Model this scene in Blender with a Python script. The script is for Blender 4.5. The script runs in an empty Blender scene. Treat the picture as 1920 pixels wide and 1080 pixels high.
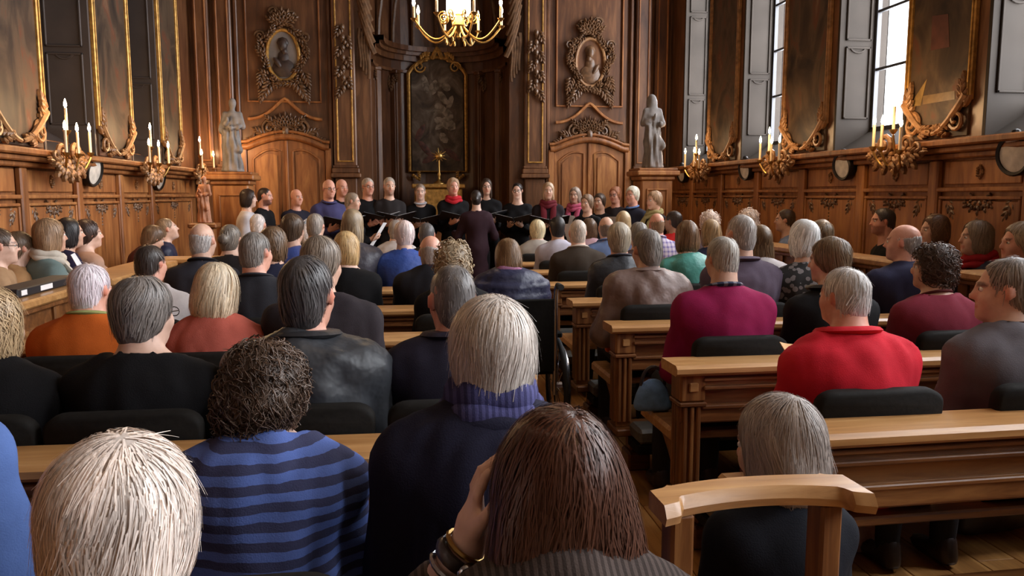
import bpy, math, random
import numpy as np
from math import sin, cos, pi, radians, atan, tan, sqrt
random.seed(7); RNG = np.random.default_rng(11)
scene = bpy.context.scene
COL = scene.collection
# ------------------------------------------------------------------ camera
FPX, CAMH = 1475.0, 1.45
YAW, PITCH = atan(205 / FPX), atan(175 / FPX)
cam = bpy.data.objects.new('camera', bpy.data.cameras.new('camera'))
COL.objects.link(cam); scene.camera = cam
cam.data.sensor_width = 36.0
cam.data.lens = 36.0 * FPX / 1920.0
cam.data.clip_start = 0.05
cam.location = (0, 0, CAMH)
cam.rotation_euler = (pi / 2 - PITCH, 0, -YAW)
FW = np.array([sin(YAW) * cos(PITCH), cos(YAW) * cos(PITCH), -sin(PITCH)])
RT = np.array([cos(YAW), -sin(YAW), 0.0]); UPV = np.cross(RT, FW)
def ray(u, v): return FW + RT * (u - 960) / FPX - UPV * (v - 540) / FPX
def on_y(u, v, Y):
    r = ray(u, v); return np.array([0, 0, CAMH]) + r * (Y / r[1])
def on_x(u, v, X):
    r = ray(u, v); return np.array([0, 0, CAMH]) + r * (X / r[0])
def on_z(u, v, z):
    r = ray(u, v); return np.array([0, 0, CAMH]) + r * ((z - CAMH) / r[2])
# ------------------------------------------------------------------ room measures
XL, XR, YB, YF, ZC, AX = -2.70, 3.80, 11.0, -3.2, 5.6, 0.55
LEDGE_L, LEDGE_R = 1.76, 1.81
DEP_L, DEP_R = 0.40, 0.33
WIN_L = [(8.51, 9.48), (6.52, 7.56), (4.58, 5.60), (2.60, 3.60), (0.62, 1.62), (-1.4, -0.4)]
WIN_R = [(9.50, 10.44), (7.56, 8.55), (5.61, 6.61), (3.85, 4.79), (1.92, 2.90), (0.0, 0.96), (-2.0, -1.0)]
WZ0, WZ1 = 2.02, 5.05
# ------------------------------------------------------------------ light
world = bpy.data.worlds.new('world'); scene.world = world; world.use_nodes = True
bg = world.node_tree.nodes['Background']
bg.inputs[0].default_value = (1.0, 0.97, 0.94, 1); bg.inputs[1].default_value = 5.0
def area(name, loc, rot, sx, sy, power, color):
    l = bpy.data.lights.new(name, 'AREA'); l.shape = 'RECTANGLE'; l.size = sx; l.size_y = sy
    l.energy = power; l.color = color
    o = bpy.data.objects.new(name, l); COL.objects.link(o); o.location = loc; o.rotation_euler = rot
    return o
def point(name, loc, power, color, r=0.05):
    l = bpy.data.lights.new(name, 'POINT'); l.energy = power; l.color = color; l.shadow_soft_size = r
    o = bpy.data.objects.new(name, l); COL.objects.link(o); o.location = loc
    return o
DAY = (1.0, 0.97, 0.94); WARM = (1.0, 0.62, 0.30)
for y0, y1 in WIN_R:      # daylight standing in each window of the right wall
    area('daylight', (XR + DEP_R + 0.10, (y0 + y1) / 2, (WZ0 + WZ1) / 2), (0, pi / 2, 0), WZ1 - WZ0, y1 - y0, 155, DAY)
for y0, y1 in WIN_L:
    area('daylight', (XL - DEP_L - 0.10, (y0 + y1) / 2, (WZ0 + WZ1) / 2), (0, -pi / 2, 0), WZ1 - WZ0, y1 - y0, 6, DAY)
scene.view_settings.view_transform = 'Standard'
scene.view_settings.look = 'None'
scene.view_settings.exposure = 0.25
scene.view_settings.gamma = 1.0
scene.view_settings.use_curve_mapping = False
scene.cycles.max_bounces = 6
scene.cycles.diffuse_bounces = 4
scene.cycles.caustics_reflective = False
scene.cycles.caustics_refractive = False
# ------------------------------------------------------------------ materials
def newmat(name):
    m = bpy.data.materials.new(name); m.use_nodes = True
    nt = m.node_tree; b = nt.nodes['Principled BSDF']
    return m, nt, b
def N(nt, t, **kw):
    n = nt.nodes.new(t)
    for k, v in kw.items():
        if k in ('operation', 'blend_type', 'data_type', 'attribute_name', 'wave_type', 'bands_direction', 'noise_dimensions', 'vector_type', 'feature', 'rings_direction'):
            setattr(n, k, v)
        else:
            n.inputs[k].default_value = v
    return n
def lk(nt, a, ai, b, bi): nt.links.new(a.outputs[ai], b.inputs[bi])
def ramp(nt, stops):
    r = nt.nodes.new('ShaderNodeValToRGB'); e = r.color_ramp.elements
    while len(e) < len(stops): e.new(0.5)
    for x, (p, c) in zip(e, stops): x.position = p; x.color = (*c, 1)
    return r
def mapped(nt, scale, coord='Object', rot=(0, 0, 0)):
    tc = nt.nodes.new('ShaderNodeTexCoord'); mp = nt.nodes.new('ShaderNodeMapping')
    mp.inputs['Scale'].default_value = scale; mp.inputs['Rotation'].default_value = rot
    lk(nt, tc, coord, mp, 'Vector'); return mp
def bump(nt, b, src, out, strength, dist=0.01):
    bp = N(nt, 'ShaderNodeBump', Strength=strength, Distance=dist)
    lk(nt, src, out, bp, 'Height'); lk(nt, bp, 'Normal', b, 'Normal')
def wood(name, dark, mid, light, scale=(3, 30, 30), rough=0.42, spread=None):
    m, nt, b = newmat(name)
    mp = mapped(nt, scale)
    n1 = N(nt, 'ShaderNodeTexNoise', Scale=1.0, Detail=6.0, Roughness=0.6, Distortion=0.6); lk(nt, mp, 0, n1, 'Vector')
    mp2 = mapped(nt, (1.3, 1.3, 1.3))
    n2 = N(nt, 'ShaderNodeTexNoise', Scale=1.0, Detail=2.0); lk(nt, mp2, 0, n2, 'Vector')
    oi = nt.nodes.new('ShaderNodeObjectInfo')
    ad = N(nt, 'ShaderNodeMath', operation='MULTIPLY_ADD'); lk(nt, n2, 0, ad, 0); ad.inputs[1].default_value = 0.45; lk(nt, n1, 0, ad, 2)
    ad2 = N(nt, 'ShaderNodeMath', operation='MULTIPLY_ADD'); lk(nt, oi, 'Random', ad2, 0); ad2.inputs[1].default_value = 0.16; lk(nt, ad, 0, ad2, 2)
    r = ramp(nt, [(0.50, dark), (0.80, mid), (1.05 if False else 1.0, light)]); lk(nt, ad2, 0, r, 0)
    lk(nt, r, 0, b, 'Base Color')
    b.inputs['Roughness'].default_value = rough
    b.inputs['Coat Weight'].default_value = 0.12; b.inputs['Coat Roughness'].default_value = 0.25
    bump(nt, b, n1, 0, 0.12)
    return m
def plain(name, color, rough=0.6, metal=0.0, nscale=0, namp=0.0, bumpy=0.0, sheen=0.0):
    m, nt, b = newmat(name)
    b.inputs['Base Color'].default_value = (*color, 1); b.inputs['Roughness'].default_value = rough; b.inputs['Metallic'].default_value = metal
    if nscale:
        mp = mapped(nt, (nscale,) * 3); n = N(nt, 'ShaderNodeTexNoise', Scale=1.0, Detail=4.0); lk(nt, mp, 0, n, 'Vector')
        d = [c * (1 - namp) for c in color]; l = [min(1, c * (1 + namp)) for c in color]
        r = ramp(nt, [(0.3, d), (0.7, l)]); lk(nt, n, 0, r, 0); lk(nt, r, 0, b, 'Base Color')
        if bumpy: bump(nt, b, n, 0, bumpy)
    if sheen: b.inputs['Sheen Weight'].default_value = sheen
    return m
def emit(name, color, strength):
    m, nt, b = newmat(name)
    b.inputs['Base Color'].default_value = (*color, 1)
    b.inputs['Emission Color'].default_value = (*color, 1); b.inputs['Emission Strength'].default_value = strength
    return m
M = {}
M['oak'] = wood('oak_pew', (0.070, 0.023, 0.006), (0.185, 0.067, 0.018), (0.33, 0.142, 0.043), (2.5, 26, 26))
M['oak_v'] = wood('oak_post', (0.070, 0.023, 0.006), (0.185, 0.067, 0.018), (0.33, 0.142, 0.043), (26, 26, 2.5))
M['rail'] = wood('oak_rail_pale', (0.30, 0.135, 0.042), (0.48, 0.245, 0.088), (0.60, 0.34, 0.14), (2.5, 26, 26), 0.34)  # paler oak than the pew bodies
M['panel'] = wood('wall_oak', (0.115, 0.037, 0.010), (0.28, 0.102, 0.029), (0.43, 0.185, 0.057), (14, 14, 2.0), 0.45)
M['panel_d'] = wood('wall_walnut', (0.045, 0.0165, 0.007), (0.110, 0.043, 0.017), (0.190, 0.083, 0.034), (14, 14, 2.0), 0.42)
M['carve'] = plain('carved_walnut', (0.125, 0.062, 0.028), 0.42, 0, 18, 0.45, 0.3)
M['carve_l'] = plain('carved_oak', (0.26, 0.13, 0.052), 0.45, 0, 18, 0.4, 0.3)
M['gold'] = plain('gilt_wood', (0.46, 0.25, 0.065), 0.42, 0.6, 22, 0.4, 0.25)
M['brass'] = plain('brass', (0.50, 0.31, 0.10), 0.32, 1.0)
M['stone'] = plain('pale_stone', (0.20, 0.178, 0.165), 0.7, 0, 9, 0.3, 0.3)
M['terracotta'] = plain('terracotta', (0.44, 0.20, 0.11), 0.7, 0, 12, 0.35, 0.3)
M['reveal'] = plain('grey_painted_wood', (0.036, 0.029, 0.024), 0.6, 0, 3, 0.15); M['reveal'].node_tree.nodes['Principled BSDF'].inputs['Specular IOR Level'].default_value = 0.08
M['reveal_d'] = plain('shaded_reveal_wood', (0.062, 0.047, 0.042), 0.5, 0, 3, 0.2)  # left reveals: the lack of daylight there is put into the colour
M['plaster'] = plain('plaster', (0.22, 0.17, 0.13), 0.9, 0, 2, 0.08)
M['pad'] = plain('black_vinyl', (0.0075, 0.0062, 0.005), 0.8, 0, 60, 0.3, 0.1); M['pad'].node_tree.nodes['Principled BSDF'].inputs['Specular IOR Level'].default_value = 0.2
M['grey_pad'] = plain('grey_vinyl', (0.10, 0.095, 0.085), 0.45, 0, 30, 0.25, 0.1)
M['black'] = plain('black_cloth_board', (0.014, 0.013, 0.016), 0.5)
M['paper'] = plain('paper', (0.82, 0.80, 0.80), 0.8)
M['paper_y'] = plain('orange_paper', (0.86, 0.55, 0.25), 0.8)
M['iron'] = plain('dark_iron', (0.03, 0.026, 0.024), 0.4, 0.8)
M['steel'] = plain('steel', (0.55, 0.55, 0.57), 0.25, 1.0)
M['rubber'] = plain('rubber', (0.02, 0.02, 0.02), 0.8)
M['dial'] = plain('white_dial', (0.62, 0.58, 0.52), 0.35, 0, 20, 0.2)
M['candle'] = plain('wax_candle', (0.80, 0.62, 0.40), 0.5)
M['flame'] = emit('flame_bulb', (1.0, 0.70, 0.38), 60.0)
M['shade'] = emit('lit_shade', (1.0, 0.80, 0.50), 11.0)
M['leather'] = plain('dark_leather', (0.035, 0.024, 0.022), 0.35, 0, 30, 0.3, 0.15)
M['bag_pink'] = plain('pink_canvas', (0.52, 0.31, 0.28), 0.8, 0, 30, 0.2, 0.1)
M['bag_blue'] = plain('blue_canvas', (0.12, 0.24, 0.48), 0.7, 0, 30, 0.25, 0.1)
M['orange'] = plain('orange_plastic', (0.75, 0.12, 0.03), 0.5)
M['lead'] = plain('window_bar', (0.05, 0.05, 0.055), 0.5, 0.3)
M['eye_w'] = plain('eye_white', (0.75, 0.72, 0.68), 0.2)
M['iris'] = plain('iris', (0.05, 0.035, 0.025), 0.15)
def glass(nm, tintc):
    m, nt, b = newmat(nm)
    t = nt.nodes.new('ShaderNodeBsdfTransparent'); t.inputs[0].default_value = tintc
    g = nt.nodes.new('ShaderNodeBsdfGlossy'); g.inputs['Roughness'].default_value = 0.05
    mx = nt.nodes.new('ShaderNodeMixShader'); mx.inputs[0].default_value = 0.05
    lk(nt, t, 0, mx, 1); lk(nt, g, 0, mx, 2)
    nt.links.new(mx.outputs[0], nt.nodes['Material Output'].inputs[0]); return m
M['glass'] = glass('window_glass', (0.93, 0.96, 1, 1)); M['glass_d'] = glass('dimmed_daylight_glass', (0.055, 0.065, 0.066, 1))  # left panes tinted dark to stand in for weak daylight outside
def painting_mat(name, stops, scale, seed, vert=1.0):
    m, nt, b = newmat(name)
    mp = mapped(nt, (scale, scale, scale * vert)); mp.inputs['Location'].default_value = (seed, seed * 2.3, seed * 0.7)
    n = N(nt, 'ShaderNodeTexNoise', Scale=1.0, Detail=7.0, Roughness=0.55, Distortion=1.1); lk(nt, mp, 0, n, 'Vector')
    r = ramp(nt, stops); lk(nt, n, 0, r, 0); lk(nt, r, 0, b, 'Base Color')
    b.inputs['Roughness'].default_value = 0.6; b.inputs['Specular IOR Level'].default_value = 0.25
    bump(nt, b, n, 0, 0.05); return m
DK = [(0.32, (0.020, 0.014, 0.011)), (0.46, (0.050, 0.031, 0.020)), (0.55, (0.080, 0.052, 0.032)), (0.63, (0.105, 0.038, 0.020)), (0.74, (0.165, 0.115, 0.068))]
for i in range(6): M['paint%d' % i] = painting_mat('old_painting_%d' % i, DK, 3.0, 3.1 * i + 1, 0.6)
M['altarp'] = painting_mat('altar_painting', [(0.34, (0.03, 0.022, 0.018)), (0.50, (0.085, 0.060, 0.042)), (0.60, (0.14, 0.11, 0.085)), (0.70, (0.25, 0.21, 0.17))], 4.0, 9.0, 0.7)
M['bust_bg'] = plain('medallion_ground', (0.20, 0.17, 0.155), 0.5, 0, 8, 0.2)
M['bust'] = plain('medallion_bust', (0.045, 0.026, 0.020), 0.5, 0, 25, 0.4)
# people: colour comes from each object's own colour
def skin_mat():
    m, nt, b = newmat('skin')
    oi = nt.nodes.new('ShaderNodeObjectInfo'); at = N(nt, 'ShaderNodeVertexColor'); at.layer_name = 'tint'
    mx = N(nt, 'ShaderNodeMix', data_type='RGBA', blend_type='MULTIPLY'); mx.inputs[0].default_value = 1.0
    lk(nt, oi, 'Color', mx, 6); lk(nt, at, 0, mx, 7)
    mp = mapped(nt, (40, 40, 40)); n = N(nt, 'ShaderNodeTexNoise', Scale=1.0, Detail=3.0); lk(nt, mp, 0, n, 'Vector')
    r = ramp(nt, [(0.3, (0.86, 0.82, 0.80)), (0.7, (1, 1, 1))]); lk(nt, n, 0, r, 0)
    m2 = N(nt, 'ShaderNodeMix', data_type='RGBA', blend_type='MULTIPLY'); m2.inputs[0].default_value = 1.0
    lk(nt, mx, 2, m2, 6); lk(nt, r, 0, m2, 7); lk(nt, m2, 2, b, 'Base Color')
    b.inputs['Roughness'].default_value = 0.5
    b.inputs['Subsurface Weight'].default_value = 0.0
    return m
def hair_mat():
    m, nt, b = newmat('hair')
    oi = nt.nodes.new('ShaderNodeObjectInfo'); at = N(nt, 'ShaderNodeVertexColor'); at.layer_name = 'tint'
    mx = N(nt, 'ShaderNodeMix', data_type='RGBA', blend_type='MULTIPLY'); mx.inputs[0].default_value = 1.0
    lk(nt, oi, 'Color', mx, 6); lk(nt, at, 0, mx, 7); lk(nt, mx, 2, b, 'Base Color')
    b.inputs['Roughness'].default_value = 0.42; b.inputs['Specular IOR Level'].default_value = 0.45
    mp = mapped(nt, (150, 150, 25)); n = N(nt, 'ShaderNodeTexNoise', Scale=1.0, Detail=2.0); lk(nt, mp, 0, n, 'Vector')
    bump(nt, b, n, 0, 0.35, 0.004)
    return m
def cloth_mat(name, kind='knit', c2=None):
    m, nt, b = newmat(name)
    oi = nt.nodes.new('ShaderNodeObjectInfo')
    mp = mapped(nt, (9, 9, 9)); n = N(nt, 'ShaderNodeTexNoise', Scale=1.0, Detail=4.0, Roughness=0.6); lk(nt, mp, 0, n, 'Vector')
    r = ramp(nt, [(0.25, (0.78, 0.78, 0.78)), (0.75, (1.12, 1.12, 1.12))]); lk(nt, n, 0, r, 0)
    mx = N(nt, 'ShaderNodeMix', data_type='RGBA', blend_type='MULTIPLY'); mx.inputs[0].default_value = 1.0
    lk(nt, r, 0, mx, 7)
    src, so = oi, 'Color'
    if kind in ('stripes', 'ribs', 'vstripes', 'xribs'):
        tc = nt.nodes.new('ShaderNodeTexCoord'); sx = nt.nodes.new('ShaderNodeSeparateXYZ'); lk(nt, tc, 'Object', sx, 0)
        per = {'stripes': 0.035, 'ribs': 0.011, 'vstripes': 0.05, 'xribs': 0.013}[kind]
        nn = N(nt, 'ShaderNodeMath', operation='MULTIPLY_ADD'); lk(nt, n, 0, nn, 0); nn.inputs[1].default_value = 0.02 if 'ribs' not in kind else 0.004
        lk(nt, sx, 0 if kind in ('vstripes', 'xribs', 'ribs') else 2, nn, 2)
        mo = N(nt, 'ShaderNodeMath', operation='PINGPONG'); lk(nt, nn, 0, mo, 0); mo.inputs[1].default_value = per / 2
        gt = N(nt, 'ShaderNodeMath', operation='GREATER_THAN'); lk(nt, mo, 0, gt, 0); gt.inputs[1].default_value = per / 4
        m2 = N(nt, 'ShaderNodeMix', data_type='RGBA'); lk(nt, gt, 0, m2, 0); lk(nt, oi, 'Color', m2, 6); m2.inputs[7].default_value = (*c2, 1)
        src, so = m2, 2
    if kind == 'plaid':
        tc = nt.nodes.new('ShaderNodeTexCoord'); sx = nt.nodes.new('ShaderNodeSeparateXYZ'); lk(nt, tc, 'Object', sx, 0)
        prev = None
        for ax in (0, 2):
            mo = N(nt, 'ShaderNodeMath', operation='PINGPONG'); lk(nt, sx, ax, mo, 0); mo.inputs[1].default_value = 0.02
            gt = N(nt, 'ShaderNodeMath', operation='GREATER_THAN'); lk(nt, mo, 0, gt, 0); gt.inputs[1].default_value = 0.012
            if prev is None: prev = gt
            else:
                ad = N(nt, 'ShaderNodeMath', operation='ADD'); lk(nt, prev, 0, ad, 0); lk(nt, gt, 0, ad, 1)
                hf = N(nt, 'ShaderNodeMath', operation='MULTIPLY'); lk(nt, ad, 0, hf, 0); hf.inputs[1].default_value = 0.5; prev = hf
        m2 = N(nt, 'ShaderNodeMix', data_type='RGBA'); lk(nt, prev, 0, m2, 0); lk(nt, oi, 'Color', m2, 6); m2.inputs[7].default_value = (*c2, 1)
        src, so = m2, 2
    if kind == 'pattern':
        mp3 = mapped(nt, (28, 28, 28)); v = N(nt, 'ShaderNodeTexVoronoi', Scale=1.0); lk(nt, mp3, 0, v, 'Vector')
        gt = N(nt, 'ShaderNodeMath', operation='GREATER_THAN'); lk(nt, v, 0, gt, 0); gt.inputs[1].default_value = 0.42
        m2 = N(nt, 'ShaderNodeMix', data_type='RGBA'); lk(nt, gt, 0, m2, 0); lk(nt, oi, 'Color', m2, 6); m2.inputs[7].default_value = (*c2, 1)
        src, so = m2, 2
    lk(nt, src, so, mx, 6); lk(nt, mx, 2, b, 'Base Color')
    b.inputs['Roughness'].default_value = 0.45 if kind == 'shell' else 0.85
    b.inputs['Specular IOR Level'].default_value = 0.35 if kind == 'shell' else 0.15
    mp2 = mapped(nt, (300, 300, 300) if kind != 'shell' else (20, 20, 20))
    n2 = N(nt, 'ShaderNodeTexNoise', Scale=1.0, Detail=2.0); lk(nt, mp2, 0, n2, 'Vector')
    bump(nt, b, n2, 0, 0.25 if kind != 'shell' else 0.35, 0.004 if kind != 'shell' else 0.02)
    return m
M['skin'] = skin_mat(); M['hair'] = hair_mat()
M['knit'] = cloth_mat('knit_cloth'); M['shell'] = cloth_mat('shell_cloth', 'shell')
M['stripes'] = cloth_mat('striped_jersey', 'stripes', (0.055, 0.062, 0.135))
M['ribs'] = cloth_mat('ribbed_knit', 'ribs', (0.040, 0.028, 0.024))
M['cream_stripes'] = cloth_mat('cream_striped', 'vstripes', (0.10, 0.07, 0.06))
M['plaid'] = cloth_mat('plaid_shirt', 'plaid', (0.20, 0.17, 0.42))
M['plaid_d'] = cloth_mat('plaid_dark', 'plaid', (0.32, 0.30, 0.33))
M['vribs'] = cloth_mat('ribbed_scarf', 'xribs', (0.045, 0.045, 0.125))
M['pattern'] = cloth_mat('patterned_cloth', 'pattern', (0.03, 0.028, 0.028))
# ------------------------------------------------------------------ mesh helpers
def rotm(ax, a):
    c, s = cos(a), sin(a)
    if ax == 'x': return np.array([[1, 0, 0], [0, c, -s], [0, s, c]])
    if ax == 'y': return np.array([[c, 0, s], [0, 1, 0], [-s, 0, c]])
    return np.array([[c, -s, 0], [s, c, 0], [0, 0, 1]])
def frame_to(d):
    """3x3 whose z column is d"""
    d = np.array(d, float); d /= np.linalg.norm(d)
    h = np.array([0, 0, 1.0]) if abs(d[2]) < 0.9 else np.array([1.0, 0, 0])
    x = np.cross(h, d); x /= np.linalg.norm(x)
    return np.stack([x, np.cross(d, x), d], 1)
_CB = []
def _cbtopo():
    idx = {}; vs = []
    for sx in (-1, 1):
        for sy in (-1, 1):
            for sz in (-1, 1):
                for a in range(3): idx[(sx, sy, sz, a)] = len(vs); vs.append((sx, sy, sz, a))
    F = []
    def add(loop, nrm):
        p = [np.array([s * (1.0 if k == v[3] else 0.8) for k, s in enumerate(v[:3])]) for v in loop]
        n = np.cross(p[1] - p[0], p[2] - p[0])
        if n @ np.array(nrm) < 0: loop = loop[::-1]
        F.append([idx[v] for v in loop])
    for a in range(3):
        b, c = (a + 1) % 3, (a + 2) % 3
        for s in (-1, 1):
            L = []
            for tb, tc in ((-1, -1), (1, -1), (1, 1), (-1, 1)):
                v = [0, 0, 0]; v[a] = s; v[b] = tb; v[c] = tc; L.append((*v, a))
            n = [0, 0, 0]; n[a] = s; add(L, n)
        for s in (-1, 1):       # edges along a
            for t in (-1, 1):
                v0 = [0, 0, 0]; v0[b] = s; v0[c] = t; v1 = list(v0); v0[a] = -1; v1[a] = 1
                add([(*v0, b), (*v1, b), (*v1, c), (*v0, c)], [0 if k == a else v0[k] for k in range(3)])
    for sx in (-1, 1):
        for sy in (-1, 1):
            for sz in (-1, 1): add([(sx, sy, sz, 0), (sx, sy, sz, 1), (sx, sy, sz, 2)], (sx, sy, sz))
    return np.array(vs), F
_CBV, _CBF = _cbtopo()
class MB:
    def __init__(s): s.v = []; s.f = []; s.n = 0
    def add(s, v, f):
        v = np.asarray(v, float); s.v.append(v); o = s.n
        s.f += [[i + o for i in q] for q in f]; s.n += len(v); return s
    def box(s, lo, hi, b=0.0, R=None):
        lo, hi = np.minimum(lo, hi).astype(float), np.maximum(lo, hi).astype(float)
        c, h = (lo + hi) / 2, (hi - lo) / 2
        b = min(b if b else 0.002, h.min() * 0.45)
        V = np.empty((24, 3))
        for k in range(3):
            V[:, k] = _CBV[:, k] * np.where(_CBV[:, 3] == k, h[k], h[k] - b)
        if R is not None: V = V @ np.asarray(R).T
        return s.add(V + c, _CBF)
    def tube(s, pts, r, n=6, close=False, flat=1.0):
        pts = np.asarray(pts, float); m = len(pts)
        r = np.broadcast_to(np.asarray(r, float), (m,))
        t = np.gradient(pts, axis=0) if not close else np.roll(pts, -1, 0) - np.roll(pts, 1, 0)
        t /= np.linalg.norm(t, axis=1)[:, None] + 1e-12
        F0 = frame_to(t[0]); x = F0[:, 0]; V = []
        for i in range(m):
            x = x - t[i] * (x @ t[i]); x /= np.linalg.norm(x) + 1e-12; y = np.cross(t[i], x)
            a = np.arange(n) * 2 * pi / n
            V.append(pts[i] + r[i] * (np.cos(a)[:, None] * x + flat * np.sin(a)[:, None] * y))
        F = []
        for i in range(m if close else m - 1):
            j = (i + 1) % m
            F += [[i * n + k, i * n + (k + 1) % n, j * n + (k + 1) % n, j * n + k] for k in range(n)]
        if not close: F += [list(range(n))[::-1], [(m - 1) * n + k for k in range(n)]]
        return s.add(np.concatenate(V), F)
    def lathe(s, prof, n=12, c=(0, 0, 0), R=None, sx=1, sy=1):
        a = np.arange(n) * 2 * pi / n; V = []
        for r, z in prof: V.append(np.stack([r * np.cos(a) * sx, r * np.sin(a) * sy, np.full(n, z)], 1))
        V = np.concatenate(V); m = len(prof)
        if R is not None: V = V @ np.asarray(R).T
        F = []
        for i in range(m - 1):
            F += [[i * n + k, i * n + (k + 1) % n, (i + 1) * n + (k + 1) % n, (i + 1) * n + k] for k in range(n)]
        F += [list(range(n))[::-1], [(m - 1) * n + k for k in range(n)]]
        return s.add(V + np.array(c), F)
    def ell(s, c, r, R=None, n=8, m=5):
        th = np.linspace(0.12, pi - 0.12, m)
        V = []
        for t in th:
            a = np.arange(n) * 2 * pi / n
            V.append(np.stack([r[0] * np.sin(t) * np.cos(a), r[1] * np.sin(t) * np.sin(a), np.full(n, -r[2] * np.cos(t))], 1))
        V = np.concatenate(V)
        if R is not None: V = V @ np.asarray(R).T
        F = []
        for i in range(m - 1):
            F += [[i * n + k, i * n + (k + 1) % n, (i + 1) * n + (k + 1) % n, (i + 1) * n + k] for k in range(n)]
        F += [list(range(n))[::-1], [(m - 1) * n + k for k in range(n)]]
        return s.add(V + np.array(c, float), F)
    def prism(s, poly, axis, a0, a1):
        """polygon (2D, counter-clockwise) extruded along axis 0/1/2"""
        P = np.asarray(poly, float); k = len(P); V = np.zeros((2 * k, 3)); o = [i for i in range(3) if i != axis]
        V[:k, o[0]] = P[:, 0]; V[:k, o[1]] = P[:, 1]; V[k:] = V[:k]; V[:k, axis] = a0; V[k:, axis] = a1
        F = [[i, (i + 1) % k, k + (i + 1) % k, k + i] for i in range(k)] + [list(range(k))[::-1], list(range(k, 2 * k))]
        return s.add(V, F)
    def arr(s): return np.concatenate(s.v)
    def map(s, fn): s.v = [fn(np.concatenate(s.v))]; return s
    def mesh(s, name, smooth=False, sharp=50):
        me = bpy.data.meshes.new(name); me.from_pydata(np.concatenate(s.v).tolist(), [], s.f); me.update()
        import bmesh
        bm = bmesh.new(); bm.from_mesh(me); bmesh.ops.recalc_face_normals(bm, faces=bm.faces); bm.to_mesh(me); bm.free()
        if smooth:
            me.polygons.foreach_set('use_smooth', [True] * len(me.polygons))
            me.set_sharp_from_angle(angle=radians(sharp))
        return me
    def obj(s, name, mat, parent=None, smooth=False, loc=(0, 0, 0), sharp=50):
        return link(name, s.mesh(name, smooth, sharp), mat, parent, loc)
def link(name, me, mat, parent=None, loc=(0, 0, 0), color=None):
    o = bpy.data.objects.new(name, me); COL.objects.link(o)
    if mat is not None and len(me.materials) == 0: me.materials.append(M[mat] if isinstance(mat, str) else mat)
    o.location = loc
    if parent: o.parent = parent
    if color is not None: o.color = (*color, 1)
    return o
def thing(name, label, cat, loc=(0, 0, 0), rz=0.0, group=None):
    o = bpy.data.objects.new(name, None); COL.objects.link(o); o.empty_display_size = 0.05
    o.location = loc; o.rotation_euler = (0, 0, rz); return tag(o, label, cat, group)
def tag(o, label, cat, group=None):
    o['label'] = label; o['category'] = cat
    if group: o['group'] = group
    return o
def struct(o): o['kind'] = 'structure'; return o
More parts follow.
